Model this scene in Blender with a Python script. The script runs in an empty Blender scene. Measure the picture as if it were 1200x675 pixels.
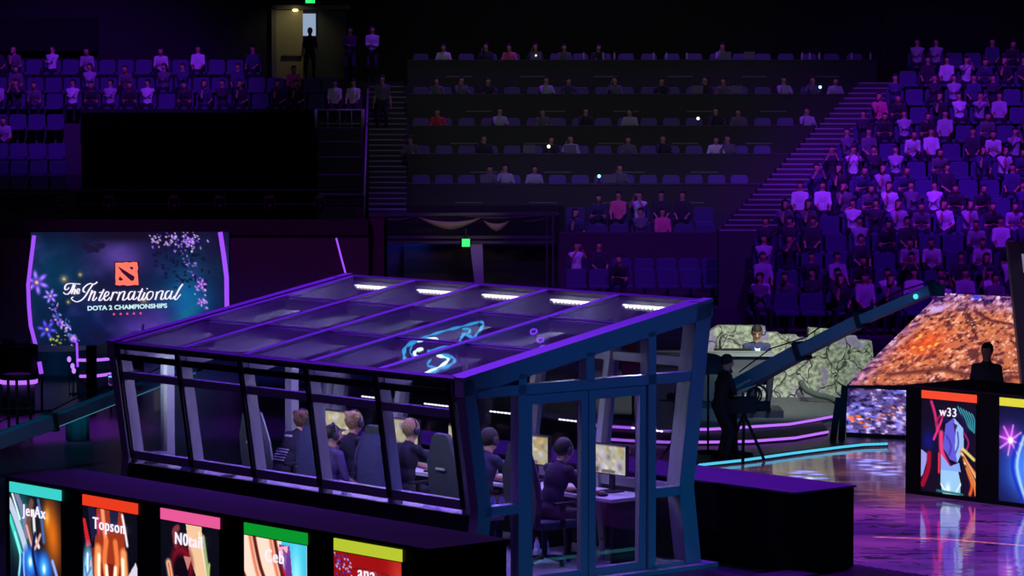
import bpy, bmesh, math, random
import numpy as np
from mathutils import Vector, Matrix

random.seed(7)
rng = np.random.default_rng(7)
sc = bpy.context.scene
COL = sc.collection
F = 3640.0
HZ = 116.0
CAMZ = 5.05
TH = math.atan((337.5 - HZ) / F)
SA = math.radians(40.9)
CA_, SN_ = math.cos(SA), math.sin(SA)
BX, BY = -0.493, 31.2          # near corner of the booth
V = Vector

# ------------------------------------------------------------------ camera
cam = bpy.data.cameras.new('camera'); co = bpy.data.objects.new('camera', cam); COL.objects.link(co)
co.location = (0, 0, CAMZ); co.rotation_euler = (math.pi / 2 - TH, 0, 0)
cam.sensor_width = 36; cam.lens = F / 1200 * 36; cam.clip_end = 400; cam.clip_start = .5
sc.camera = co
sc.view_settings.view_transform = 'Standard'; sc.view_settings.look = 'None'
sc.view_settings.exposure = 0; sc.view_settings.gamma = 1
sc.cycles.transparent_max_bounces = 32
sc.cycles.max_bounces = 8
sc.cycles.sample_clamp_indirect = 3

def ray(px, py):
    a = (px - 600) / F; b = (337.5 - py) / F
    return V((a, math.cos(TH) + b * math.sin(TH), -math.sin(TH) + b * math.cos(TH)))
def at(px, py, D):
    d = ray(px, py); return V((0, 0, CAMZ)) + d * (D / d.y)
def atz(px, py, z):
    d = ray(px, py); return V((0, 0, CAMZ)) + d * ((z - CAMZ) / d.z)
def BW(g, l, z=0):
    return V((BX + g * CA_ - l * SN_, BY + g * SN_ + l * CA_, z))

# ------------------------------------------------------------------ colours and materials
def lin(c):
    return tuple(((x / 255) / 12.92 if x / 255 <= .04045 else ((x / 255 + .055) / 1.055) ** 2.4) for x in c)
MATS = {}
def pm(name, col, rough=.6, metal=0., emit=None, es=1., srgb=True, bump=0, bscale=20, objcol=False, var=0, vscale=8, spec=.5):
    if name in MATS: return MATS[name]
    m = bpy.data.materials.new(name); m.use_nodes = True
    nt = m.node_tree; b = nt.nodes['Principled BSDF']
    c = lin(col) if srgb else col
    b.inputs['Base Color'].default_value = (*c, 1); b.inputs['Roughness'].default_value = rough
    b.inputs['Metallic'].default_value = metal; b.inputs['Specular IOR Level'].default_value = spec
    tc = nt.nodes.new('ShaderNodeTexCoord')
    if objcol:
        oi = nt.nodes.new('ShaderNodeObjectInfo'); nt.links.new(oi.outputs['Color'], b.inputs['Base Color'])
    elif var:
        nz = nt.nodes.new('ShaderNodeTexNoise'); nz.inputs['Scale'].default_value = vscale; nz.inputs['Detail'].default_value = 4
        nt.links.new(tc.outputs['Object'], nz.inputs['Vector'])
        mx = nt.nodes.new('ShaderNodeMix'); mx.data_type = 'RGBA'
        mx.inputs[6].default_value = (*[x * (1 - var) for x in c], 1); mx.inputs[7].default_value = (*[min(1, x * (1 + var)) for x in c], 1)
        nt.links.new(nz.outputs[0], mx.inputs[0]); nt.links.new(mx.outputs[2], b.inputs['Base Color'])
    if bump:
        nz = nt.nodes.new('ShaderNodeTexNoise'); nz.inputs['Scale'].default_value = bscale; nz.inputs['Detail'].default_value = 3
        nt.links.new(tc.outputs['Object'], nz.inputs['Vector'])
        bp = nt.nodes.new('ShaderNodeBump'); bp.inputs['Strength'].default_value = bump; bp.inputs['Distance'].default_value = .02
        nt.links.new(nz.outputs[0], bp.inputs['Height']); nt.links.new(bp.outputs[0], b.inputs['Normal'])
    if emit is not None:
        b.inputs['Emission Color'].default_value = (*lin(emit), 1); b.inputs['Emission Strength'].default_value = es
    MATS[name] = m; return m

def glass_mat(name, tint=(.93, .93, .97), gl=1.0, rough=.0, dust=0):
    m = bpy.data.materials.new(name); m.use_nodes = True; nt = m.node_tree
    for n in list(nt.nodes): nt.nodes.remove(n)
    out = nt.nodes.new('ShaderNodeOutputMaterial'); tr = nt.nodes.new('ShaderNodeBsdfTransparent'); g = nt.nodes.new('ShaderNodeBsdfGlossy')
    tr.inputs[0].default_value = (*tint, 1); g.inputs[0].default_value = (gl, gl, gl, 1); g.inputs['Roughness'].default_value = rough
    lw = nt.nodes.new('ShaderNodeLayerWeight'); lw.inputs[0].default_value = .5
    pw = nt.nodes.new('ShaderNodeMath'); pw.operation = 'POWER'; pw.inputs[1].default_value = 5; nt.links.new(lw.outputs['Facing'], pw.inputs[0])
    fr = nt.nodes.new('ShaderNodeMath'); fr.operation = 'MULTIPLY_ADD'; fr.inputs[1].default_value = .9; fr.inputs[2].default_value = .03; nt.links.new(pw.outputs[0], fr.inputs[0])
    mx = nt.nodes.new('ShaderNodeMixShader')
    nt.links.new(fr.outputs[0], mx.inputs[0]); nt.links.new(tr.outputs[0], mx.inputs[1]); nt.links.new(g.outputs[0], mx.inputs[2]); nt.links.new(mx.outputs[0], out.inputs[0])
    if dust:
        df = nt.nodes.new('ShaderNodeBsdfDiffuse'); df.inputs[0].default_value = (.8, .8, .82, 1); m2 = nt.nodes.new('ShaderNodeMixShader')
        nz = nt.nodes.new('ShaderNodeTexNoise'); nz.inputs['Scale'].default_value = 1.5; nz.inputs['Detail'].default_value = 4; tc = nt.nodes.new('ShaderNodeTexCoord'); nt.links.new(tc.outputs['Object'], nz.inputs['Vector'])
        ml = nt.nodes.new('ShaderNodeMath'); ml.operation = 'MULTIPLY'; ml.inputs[1].default_value = dust * 2; nt.links.new(nz.outputs[0], ml.inputs[0]); nt.links.new(ml.outputs[0], m2.inputs[0])
        nt.links.new(mx.outputs[0], m2.inputs[1]); nt.links.new(df.outputs[0], m2.inputs[2]); nt.links.new(m2.outputs[0], out.inputs[0])
    MATS[name] = m; return m

def screen_mat(name, strength=1., gloss=False):
    m = bpy.data.materials.new(name); m.use_nodes = True; nt = m.node_tree; b = nt.nodes['Principled BSDF']
    a = nt.nodes.new('ShaderNodeAttribute'); a.attribute_name = 'Col'
    b.inputs['Base Color'].default_value = (.01, .01, .012, 1); b.inputs['Roughness'].default_value = .45
    if gloss:
        b.inputs['Roughness'].default_value = .07
        tc = nt.nodes.new('ShaderNodeTexCoord'); mp = nt.nodes.new('ShaderNodeMapping'); mp.inputs['Scale'].default_value = (.7, 2.2, 1)
        nz = nt.nodes.new('ShaderNodeTexNoise'); nz.inputs['Scale'].default_value = 1.6; nz.inputs['Detail'].default_value = 2
        bp = nt.nodes.new('ShaderNodeBump'); bp.inputs['Strength'].default_value = .35; bp.inputs['Distance'].default_value = .01
        nt.links.new(tc.outputs['Object'], mp.inputs[0]); nt.links.new(mp.outputs[0], nz.inputs['Vector']); nt.links.new(nz.outputs[0], bp.inputs['Height']); nt.links.new(bp.outputs[0], b.inputs['Normal'])
    nt.links.new(a.outputs['Color'], b.inputs['Emission Color']); b.inputs['Emission Strength'].default_value = strength
    MATS[name] = m; return m

# ------------------------------------------------------------------ mesh builder
class MB:
    def __init__(s): s.v = []; s.f = []; s.mi = []
    def add(s, vs, fs, mi=0):
        o = len(s.v); s.v += [tuple(x) for x in vs]; s.f += [tuple(i + o for i in f) for f in fs]; s.mi += [mi] * len(fs); return s
    def box(s, a, b, mi=0, M=None):
        x0, y0, z0 = a; x1, y1, z1 = b
        vs = [V(p) for p in [(x0, y0, z0), (x1, y0, z0), (x1, y1, z0), (x0, y1, z0), (x0, y0, z1), (x1, y0, z1), (x1, y1, z1), (x0, y1, z1)]]
        if M is not None: vs = [M @ v for v in vs]
        return s.add(vs, [(0, 3, 2, 1), (4, 5, 6, 7), (0, 1, 5, 4), (1, 2, 6, 5), (2, 3, 7, 6), (3, 0, 4, 7)], mi)
    def bar(s, p, q, w, h, up=(0, 0, 1), mi=0):
        p = V(p); q = V(q); d = (q - p).normalized(); up = V(up)
        r = d.cross(up)
        if r.length < 1e-4: r = d.cross(V((1, 0, 0)))
        r.normalize(); u = r.cross(d)
        vs = []
        for c in (p, q):
            for a, b in ((-1, -1), (1, -1), (1, 1), (-1, 1)): vs.append(c + r * (a * w / 2) + u * (b * h / 2))
        return s.add(vs, [(0, 1, 2, 3), (7, 6, 5, 4), (0, 4, 5, 1), (1, 5, 6, 2), (2, 6, 7, 3), (3, 7, 4, 0)], mi)
    def prism(s, pts, off, mi=0):
        n = len(pts); off = V(off); a = [V(p) for p in pts]; vs = a + [p + off for p in a]
        return s.add(vs, [tuple(range(n - 1, -1, -1)), tuple(range(n, 2 * n))] + [(i, (i + 1) % n, n + (i + 1) % n, n + i) for i in range(n)], mi)
    def tube(s, pts, r, n=8, closed=False, mi=0, flat=None):
        pts = [V(p) for p in pts]; m = len(pts); rs = r if isinstance(r, (list, tuple)) else [r] * m
        vs = []; prev = None
        for i, p in enumerate(pts):
            if closed: d = pts[(i + 1) % m] - pts[i - 1]
            else: d = pts[min(i + 1, m - 1)] - pts[max(i - 1, 0)]
            d.normalize()
            if prev is None:
                prev = d.cross(V((0, 0, 1)))
                if prev.length < .01: prev = d.cross(V((0, 1, 0)))
            u = (prev - d * prev.dot(d)).normalized(); prev = u; w = d.cross(u)
            for k in range(n):
                t = 2 * math.pi * k / n; vs.append(p + (u * math.cos(t) + w * math.sin(t)) * rs[i])
        fs = []
        for i in range(m if closed else m - 1):
            j = (i + 1) % m
            for k in range(n): fs.append((i * n + k, i * n + (k + 1) % n, j * n + (k + 1) % n, j * n + k))
        if not closed: fs += [tuple(range(n - 1, -1, -1)), tuple(range((m - 1) * n, m * n))]
        return s.add(vs, fs, mi)
    def lathe(s, prof, c=(0, 0, 0), n=16, mi=0, M=None):
        vs = []; c = V(c)
        for r, z in prof:
            for k in range(n):
                t = 2 * math.pi * k / n; p = V((r * math.cos(t), r * math.sin(t), z))
                if M is not None: p = M @ p
                vs.append(c + p)
        m = len(prof); fs = []
        for i in range(m - 1):
            for k in range(n): fs.append((i * n + k, i * n + (k + 1) % n, (i + 1) * n + (k + 1) % n, (i + 1) * n + k))
        fs += [tuple(range(n - 1, -1, -1)), tuple(range((m - 1) * n, m * n))]
        return s.add(vs, fs, mi)
    def ell(s, c, r, n=10, m=8, mi=0, R=None):
        c = V(c); vs = []; 
        for i in range(m + 1):
            ph = math.pi * i / m
            for k in range(n):
                t = 2 * math.pi * k / n
                p = V((r[0] * math.sin(ph) * math.cos(t), r[1] * math.sin(ph) * math.sin(t), -r[2] * math.cos(ph)))
                if R is not None: p = R @ p
                vs.append(c + p)
        fs = []
        for i in range(m):
            for k in range(n): fs.append((i * n + k, i * n + (k + 1) % n, (i + 1) * n + (k + 1) % n, (i + 1) * n + k))
        return s.add(vs, fs, mi)
    def caps(s, a, b, ra, rb, n=12, mi=0):
        a = V(a); b = V(b); d = b - a; L = d.length
        if L < 1e-5: return s.ell(a, (ra, ra, ra), mi=mi)
        d /= L; u = d.cross(V((.1, .2, 1))).normalized(); w = d.cross(u)
        prof = [(-ra, .001)] + [(-ra * math.cos(t), ra * math.sin(t)) for t in (.5, 1.0, 1.5708)] + [(L + rb * math.sin(t), rb * math.cos(t)) for t in (0, .6, 1.1)] + [(L + rb, .001)]
        vs = [a + d * x + (u * math.cos(2 * math.pi * k / n) + w * math.sin(2 * math.pi * k / n)) * r for x, r in prof for k in range(n)]
        m = len(prof); fs = []
        for i in range(m - 1):
            for k in range(n): fs.append((i * n + k, (i + 1) * n + k, (i + 1) * n + (k + 1) % n, i * n + (k + 1) % n))
        fs += [tuple(range(n)), tuple(range((m - 1) * n, m * n))[::-1]]
        return s.add(vs, fs, mi)
    def mesh(s, name, mats, smooth=False, bevel=0):
        me = bpy.data.meshes.new(name); me.from_pydata(s.v, [], s.f); me.update()
        for m in (mats if isinstance(mats, (list, tuple)) else [mats]): me.materials.append(m)
        me.polygons.foreach_set('material_index', s.mi)
        bm = bmesh.new(); bm.from_mesh(me); bmesh.ops.remove_doubles(bm, verts=bm.verts, dist=1e-5)
        bmesh.ops.recalc_face_normals(bm, faces=bm.faces)
        if bevel: bmesh.ops.bevel(bm, geom=[e for e in bm.edges if e.is_manifold and e.calc_face_angle(0) > .6], offset=bevel, segments=2, affect='EDGES', profile=.6)
        bm.to_mesh(me); bm.free()
        if smooth: me.polygons.foreach_set('use_smooth', [True] * len(me.polygons))
        return me

def tag(o, label=None, cat=None, group=None, kind=None):
    if label: o['label'] = label
    if cat: o['category'] = cat
    if group: o['group'] = group
    if kind: o['kind'] = kind
    return o
def obj(name, me, parent=None, loc=None, rz=None):
    o = bpy.data.objects.new(name, me); COL.objects.link(o)
    if parent is not None: o.parent = parent
    if loc is not None: o.location = loc
    if rz is not None: o.rotation_euler = (0, 0, rz)
    return o
def put(name, mb, mat, parent=None, label=None, cat=None, group=None, kind=None, smooth=False, bevel=0):
    """top-level things get their origin at their base"""
    loc = None
    if parent is None:
        a = np.array(mb.v); c = (a.min(0) + a.max(0)) / 2; c[2] = a[:, 2].min()
        mb.v = [tuple(x) for x in (a - c)]; loc = tuple(c)
    o = obj(name, mb.mesh(name, mat, smooth, bevel), parent, loc)
    return tag(o, label, cat, group, kind)
def empty(name, loc, rz=0, label=None, cat=None, group=None):
    o = bpy.data.objects.new(name, None); COL.objects.link(o); o.location = loc; o.rotation_euler = (0, 0, rz); o.empty_display_size = .1
    return tag(o, label, cat, group)
def dup(root, loc, rz, label=None, group=None, color=None):
    r = root.copy(); COL.objects.link(r); r.location = loc; r.rotation_euler = (0, 0, rz)
    if label: r['label'] = label
    if group: r['group'] = group
    if color: r.color = color
    for ch in list(root.children):
        c = ch.copy(); COL.objects.link(c); c.parent = r
        for g in ch.children:
            d = g.copy(); COL.objects.link(d); d.parent = c
    return r
def struct(name, mb, mat, **k): return put(name, mb, mat, kind='structure', **k)

def text_mesh(txt, size, depth=.004, shear=0, bold=0, space=1.0):
    cu = bpy.data.curves.new('t', 'FONT'); cu.body = txt; cu.size = size; cu.extrude = depth; cu.shear = shear; cu.offset = bold
    cu.align_x = 'CENTER'; cu.align_y = 'CENTER'; cu.space_character = space
    o = bpy.data.objects.new('t', cu); COL.objects.link(o)
    me = bpy.data.meshes.new_from_object(o.evaluated_get(bpy.context.evaluated_depsgraph_get()))
    bpy.data.objects.remove(o); return me

# ------------------------------------------------------------------ painted pictures for the screens
def vnoise(h, w, cy, cx, seed):
    r = np.random.default_rng(seed); g = r.random((cy + 2, cx + 2))
    y = np.linspace(0, cy, h); x = np.linspace(0, cx, w); yi = np.minimum(y.astype(int), cy - 1); xi = np.minimum(x.astype(int), cx - 1)
    fy = (y - yi)[:, None]; fx = (x - xi)[None, :]; fy = fy * fy * (3 - 2 * fy); fx = fx * fx * (3 - 2 * fx)
    a = g[yi][:, xi]; b = g[yi][:, xi + 1]; c = g[yi + 1][:, xi]; d = g[yi + 1][:, xi + 1]
    return (a * (1 - fx) + b * fx) * (1 - fy) + (c * (1 - fx) + d * fx) * fy
def fbm(h, w, cy, cx, seed, o=4):
    t = 0; a = .5; s = 0
    for i in range(o): t = t + a * vnoise(h, w, cy * 2 ** i, cx * 2 ** i, seed + i); s += a; a *= .55
    return t / s
class Canvas:
    def __init__(s, x0, y0, x1, y1, w, h, bg):
        s.b = (x0, y0, x1, y1); s.w = w; s.h = h
        s.X, s.Y = np.meshgrid(np.linspace(x0, x1, w), np.linspace(y0, y1, h)); s.c = np.zeros((h, w, 3)) + np.array(bg, float)
    def mix(s, a, col):
        a = np.clip(a, 0, 1)[..., None]; s.c = s.c * (1 - a) + np.array(col, float) * a; return s
    def ell(s, cx, cy, rx, ry, col, soft=.3, ang=0, al=1):
        t = math.radians(ang); dx = s.X - cx; dy = s.Y - cy; u = (dx * math.cos(t) + dy * math.sin(t)) / rx; v = (-dx * math.sin(t) + dy * math.cos(t)) / ry
        return s.mix(al * (1 - np.sqrt(u * u + v * v)) / max(soft, .01) + 0, col) if soft < 1 else s.mix(al * np.exp(-(u * u + v * v) * 1.5), col)
    def poly(s, pts, col, al=1):
        ins = np.zeros(s.X.shape, bool); n = len(pts)
        for i in range(n):
            xa, ya = pts[i]; xb, yb = pts[i - 1]
            if ya == yb: continue
            ins ^= ((ya > s.Y) != (yb > s.Y)) & (s.X < (xb - xa) * (s.Y - ya) / (yb - ya) + xa)
        return s.mix(ins * al, col)
    def line(s, pts, w, col, soft=.8, al=1):
        d = np.full(s.X.shape, 1e9)
        for (xa, ya), (xb, yb) in zip(pts[:-1], pts[1:]):
            L = (xb - xa) ** 2 + (yb - ya) ** 2 + 1e-9; t = np.clip(((s.X - xa) * (xb - xa) + (s.Y - ya) * (yb - ya)) / L, 0, 1)
            d = np.minimum(d, np.hypot(s.X - xa - t * (xb - xa), s.Y - ya - t * (yb - ya)))
        return s.mix(al * (w / 2 - d) / soft + .5, col)
    def mesh(s, name, mat, P, off=None):
        """P(u,v) -> point, u across 0..1, v down 0..1"""
        w, h = s.w, s.h
        vs = [P(i / (w - 1), j / (h - 1)) for j in range(h) for i in range(w)]
        fs = [(j * w + i, (j + 1) * w + i, (j + 1) * w + i + 1, j * w + i + 1) for j in range(h - 1) for i in range(w - 1)]
        me = bpy.data.meshes.new(name); me.from_pydata([tuple(v) for v in vs], [], fs)
        c = np.clip(s.c / 255, 0, 1.6); c = np.where(c <= .04045, c / 12.92, ((c + .055) / 1.055) ** 2.4)
        arr = np.ones((h * w, 4), np.float32); arr[:, :3] = c.reshape(-1, 3)
        at_ = me.color_attributes.new('Col', 'FLOAT_COLOR', 'POINT'); at_.data.foreach_set('color', arr.ravel())
        me.materials.append(mat); me.update(); return me

def crom(pts, n=6):
    pts = [V((*p, 0)) if len(p) == 2 else V(p) for p in pts]; out = []
    for i in range(len(pts) - 1):
        p0 = pts[max(i - 1, 0)]; p1 = pts[i]; p2 = pts[i + 1]; p3 = pts[min(i + 2, len(pts) - 1)]
        for k in range(n):
            t = k / n; out.append(.5 * ((2 * p1) + (p2 - p0) * t + (2 * p0 - 5 * p1 + 4 * p2 - p3) * t * t + (3 * p1 - p0 - 3 * p2 + p3) * t ** 3))
    out.append(pts[-1]); return out

ORD = ['first', 'second', 'third', 'fourth', 'fifth', 'sixth', 'seventh', 'eighth', 'ninth', 'tenth', 'eleventh', 'twelfth', 'thirteenth', 'fourteenth', 'fifteenth', 'sixteenth', 'seventeenth', 'eighteenth', 'nineteenth', 'twentieth', 'twenty-first', 'twenty-second', 'twenty-third', 'twenty-fourth', 'twenty-fifth', 'twenty-sixth', 'twenty-seventh', 'twenty-eighth', 'twenty-ninth', 'thirtieth']

# ------------------------------------------------------------------ materials
black = pm('matte_black', (14, 14, 18), .8)
blackgloss = pm('black_panel', (14, 13, 20), .5, spec=.3)
darkmetal = pm('dark_metal', (30, 30, 36), .45, .6)
frame_m = pm('grey_metal_frame', (150, 152, 162), .5, .15, var=.06, vscale=3)
frame_d = pm('charcoal_metal_frame', (62, 62, 72), .5, .15, var=.08, vscale=3)
frame_k = pm('black_metal_frame', (16, 16, 20), .6, var=.1, vscale=3)
wallm = pm('dark_concrete', (40, 38, 44), .95, var=.25, vscale=.25)
wallm2 = pm('dark_wall_cloth', (70, 45, 70), .95, var=.3, vscale=.5)
carpet = pm('stage_black', (50, 48, 56), .35, spec=.4, var=.3, vscale=.8)
terr = pm('terrace_concrete', (62, 58, 68), .9, var=.2, vscale=.6)
seatm = pm('seat_plastic', (66, 52, 112), .6)
deskm = pm('press_desk_laminate', (58, 60, 56), .8, var=.12, vscale=1.2)
desktop = pm('press_desk_top', (60, 60, 66), .7)
skin = pm('skin', (196, 150, 125), .6)
hairm = pm('black_hair', (20, 17, 16), .7)
blond = pm('blond_hair', (150, 122, 84), .7, bump=1.0, bscale=70, var=.45, vscale=45)
brownh = pm('brown_hair', (95, 68, 48), .8, bump=.8, bscale=60)
trous = pm('dark_trousers', (28, 30, 44), .85)
shoem = pm('shoes', (30, 30, 32), .6)
eyem = pm('eye_dark', (25, 18, 16), .4)
shirt_obj = pm('shirt_cloth', (120, 120, 120), .85, objcol=True)
glass = glass_mat('booth_glass', (.90, .90, .95), .95)
roofglass = glass_mat('dusty_roof_glass', (.88, .88, .94), .95, dust=.045)
floorboards = pm('booth_floor_vinyl', (150, 140, 170), .4, var=.1, vscale=4)
white_lam = pm('white_laminate', (205, 205, 215), .4)
purple_tube = pm('purple_led_tube', (10, 10, 10), emit=(165, 80, 255), es=1.0)
purple_hot = pm('purple_led_strip', (10, 10, 10), emit=(188, 110, 250), es=1.1)
cyan_led = pm('cyan_led_strip', (10, 10, 10), emit=(90, 215, 245), es=1.2)
white_led = pm('white_led_strip', (10, 10, 10), emit=(255, 255, 235), es=5)
green_exit = pm('green_exit_light', (10, 10, 10), emit=(60, 255, 120), es=1.2)
scr = screen_mat('led_screen', 1.0)
SKIP = set()

# ------------------------------------------------------------------ people
def ik(a, b, l1, l2, pole):
    a = V(a); b = V(b); d = b - a; L = d.length
    mx = (l1 + l2) * .995
    if L > mx: b = a + d * (mx / L); d = b - a; L = mx
    u = d.normalized(); x = (l1 * l1 - l2 * l2 + L * L) / (2 * L); h = math.sqrt(max(l1 * l1 - x * x, 0))
    p = V(pole); p = (p - u * p.dot(u)).normalized()
    return a + u * x + p * h, b

def person_mesh(name, pelvis=(0, 0, .93), lean=0, side=0, hL=(-.25, .1, .8), hR=(.25, .1, .8), fL=(-.12, .05, 0), fR=(.12, .05, 0),
                yaw=0, pitch=0, sleeve='short', hair='short', voxel=.03, fingers=False, mats=None, headlean=0, poleA=(0, -.6, -1), kneepole=(0, 1, .2), cap=False, beard=False):
    """facing +Y, right hand at +X"""
    prims = []   # (kind, a, b, ra, rb, tag)
    T = dict(shirt=0, skin=1, trousers=2, hair=3, shoes=4, eye=5)
    mb = MB()
    def C(a, b, ra, rb, t, n=12): mb.caps(a, b, ra, rb, n); prims.append((V(a), V(b), ra, rb, T[t]))
    def E_(c, r, t, R=None, n=14, m=10):
        mb.ell(c, r, n, m, R=R); c = V(c); k = max(range(3), key=lambda i: r[i]); ax = V((0, 0, 0)); rr = sorted(r)
        ax[k] = r[k] - rr[1]
        if R is not None: ax = R @ ax
        prims.append((c - ax, c + ax, (rr[0] + rr[1]) / 2, (rr[0] + rr[1]) / 2, T[t]))
    pel = V(pelvis); ln = math.radians(lean); sd = math.radians(side)
    up = V((math.sin(sd), math.sin(ln), math.cos(ln))).normalized(); rt = V((1, 0, 0)); fw = up.cross(rt) * -1
    fw = rt.cross(up) * -1 if fw.y < 0 else fw
    R = Matrix((rt, fw, up)).transposed()
    belly = pel + up * .17; chest = pel + up * .36; neckb = pel + up * .52
    E_(pel, (.165, .12, .12), 'trousers', R); E_(belly, (.15, .11, .17), 'shirt', R); E_(chest, (.17, .115, .2), 'shirt', R)
    shL = pel + up * .47 - rt * .165; shR = pel + up * .47 + rt * .165
    C(shL, shR, .062, .062, 'shirt')
    C(pel + up * .50, pel + up * .53, .075, .06, 'shirt')
    hd = neckb + (up + V((0, math.sin(math.radians(headlean)), 0))).normalized() * .165
    C(neckb, hd - V((0, 0, .04)), .055, .055, 'skin')
    yw = math.radians(yaw); pt = math.radians(pitch)
    Rh = Matrix.Rotation(-yw, 3, 'Z') @ Matrix.Rotation(-pt, 3, 'X')
    H = lambda x, y, z: hd + Rh @ V((x, y, z))
    E_(hd, (.076, .094, .112), 'skin', Rh); E_(H(0, .03, -.065), (.052, .055, .05), 'skin', Rh)
    C(H(0, .088, .012), H(0, .108, -.022), .012, .016, 'skin', 8)
    for s in (-1, 1): E_(H(s * .078, -.005, -.005), (.012, .022, .034), 'skin', Rh)
    # hair cap
    hr = {'short': (.09, .108, .104), 'curly': (.1, .115, .115), 'full': (.097, .114, .113), 'long': (.094, .108, .115), 'cap': (.086, .104, .095)}[hair]
    E_(H(0, -.018, .03), hr, 'hair', Rh)
    if hair == 'long': E_(H(0, -.06, -.08), (.085, .06, .14), 'hair', Rh)
    if hair == 'curly':
        for k in range(14):
            a = k * 2.4; E_(H(.08 * math.cos(a), -.03 + .08 * math.sin(a) * .9, .06 + .045 * math.sin(k * 1.7)), (.035, .035, .035), 'hair', n=8, m=6)
    if cap: E_(H(0, .10, .055), (.07, .06, .012), 'hair', Rh)
    if beard: E_(H(0, .045, -.075), (.054, .052, .045), 'hair', Rh)
    # arms
    for s, sh, hn in ((-1, shL, hL), (1, shR, hR)):
        pole = (poleA[0] + s * .5, poleA[1], poleA[2])
        el, wr = ik(sh, hn, .29, .26, pole)
        C(sh, el, .055, .042, 'shirt'); 
        mid = el + (wr - el) * .06
        if sleeve == 'short': C(sh + (el - sh) * .72, el, .044, .04, 'skin')
        C(el, wr, .041, .028, 'shirt' if sleeve == 'long' else 'skin')
        d = (wr - el).normalized(); sidev = d.cross(V((0, 0, 1)))
        if sidev.length < .2: sidev = V((1, 0, 0))
        sidev.normalize(); nrm = sidev.cross(d)
        Rp = Matrix((sidev, d, nrm)).transposed()
        E_(wr + d * .05, (.04, .055, .02), 'skin', Rp)
        if fingers:
            for k, (o, L) in enumerate(((-.031, .062), (-.0105, .074), (.0105, .07), (.031, .055))):
                b = wr + d * .09 + sidev * o * (s); k1 = b + d * L * .55 - nrm * .004; k2 = k1 + (d * .75 - nrm * .65) * L * .5
                C(b, k1, .0095, .0088, 'skin', 8); C(k1, k2, .0088, .0078, 'skin', 8)
            tb = wr + d * .03 - sidev * s * .035; t1 = tb + (d * .7 - sidev * s * .7) * .04; t2 = t1 + d * .03 - nrm * .01
            C(tb, t1, .012, .011, 'skin', 8); C(t1, t2, .011, .009, 'skin', 8)
        else:
            E_(wr + d * .11, (.036, .045, .017), 'skin', Rp)
    # legs
    for s, ft in ((-1, fL), (1, fR)):
        hp = pel + V((s * .09, 0, -.03)); an = V(ft) + V((0, 0, .09))
        kn, an = ik(hp, an, .43, .43, (s * .15 + kneepole[0], kneepole[1], kneepole[2]))
        C(hp, kn, .088, .062, 'trousers'); C(kn, an, .06, .042, 'trousers')
        C(an + V((0, -.03, -.05)), an + V((0, .14, -.06)), .038, .032, 'shoes')
    me = mb.mesh(name, [shirt_obj])
    o = bpy.data.objects.new('tmp', me); COL.objects.link(o)
    md = o.modifiers.new('r', 'REMESH'); md.mode = 'VOXEL'; md.voxel_size = voxel
    sm = o.modifiers.new('s', 'SMOOTH'); sm.factor = .5; sm.iterations = 3 if voxel < .02 else 2
    me2 = bpy.data.meshes.new_from_object(o.evaluated_get(bpy.context.evaluated_depsgraph_get()))
    bpy.data.objects.remove(o); bpy.data.meshes.remove(me)
    me2.name = name; me2.materials.clear()
    for m in mats: me2.materials.append(m)
    n = len(me2.polygons); c = np.empty(n * 3); me2.polygons.foreach_get('center', c); c = c.reshape(-1, 3)
    best = np.full(n, 1e9); ti = np.zeros(n, int)
    for a, b, ra, rb, t in prims:
        a = np.array(a); b = np.array(b); ab = b - a; L = (ab * ab).sum() + 1e-9
        u = np.clip(((c - a) @ ab) / L, 0, 1); d = np.linalg.norm(c - a - u[:, None] * ab, axis=1) - (ra + (rb - ra) * u)
        if t == 3: d -= .004
        k = d < best; best[k] = d[k]; ti[k] = t
    # the face stays clear of hair; eyes and mouth
    inv = Rh.inverted(); loc = (c - np.array(hd)) @ np.array(inv).T
    face = (loc[:, 1] > .035) & (loc[:, 2] < .055) & (loc[:, 2] > -.13) & (np.abs(loc[:, 0]) < .072) & (ti == 3)
    if beard: face &= loc[:, 2] > -.045
    ti[face] = 1
    if voxel < .02:
        for s in (-1, 1):
            e = (np.abs(loc[:, 0] - s * .032) < .013) & (np.abs(loc[:, 2] - .012) < .007) & (loc[:, 1] > .05); ti[e] = 5
            e = (np.abs(loc[:, 0] - s * .034) < .019) & (np.abs(loc[:, 2] - .034) < .005) & (loc[:, 1] > .05); ti[e] = 3
        e = (np.abs(loc[:, 0]) < .024) & (np.abs(loc[:, 2] + .058) < .005) & (loc[:, 1] > .05); ti[e] = 5
    me2.polygons.foreach_set('material_index', ti.astype(np.int32)); me2.polygons.foreach_set('use_smooth', [True] * n)
    me2.update(); return me2

CM = [shirt_obj, skin, trous, hairm, shoem, eyem]
SEAT = dict(pelvis=(0, 0, .50), fL=(-.13, .42, 0), fR=(.13, .42, 0))
POSES = {
 'sitting upright': person_mesh('spectator', **SEAT, hL=(-.12, .35, .62), hR=(.12, .35, .62), mats=CM, voxel=.032),
 'leaning forward': person_mesh('spectator', **SEAT, lean=28, hL=(-.05, .42, .68), hR=(.06, .42, .68), pitch=5, mats=CM, voxel=.032),
 'chin on hand': person_mesh('spectator', **SEAT, lean=14, hL=(-.14, .35, .62), hR=(.05, .27, .98), yaw=-12, mats=CM, voxel=.032, hair='long'),
 'with crossed arms': person_mesh('spectator', **SEAT, lean=-6, hL=(.12, .2, .82), hR=(-.12, .22, .86), yaw=15, mats=CM, voxel=.032, sleeve='long'),
 'holding up phone': person_mesh('spectator', **SEAT, lean=4, hL=(-.05, .4, 1.12), hR=(.07, .4, 1.12), mats=CM, voxel=.032),
}
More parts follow.
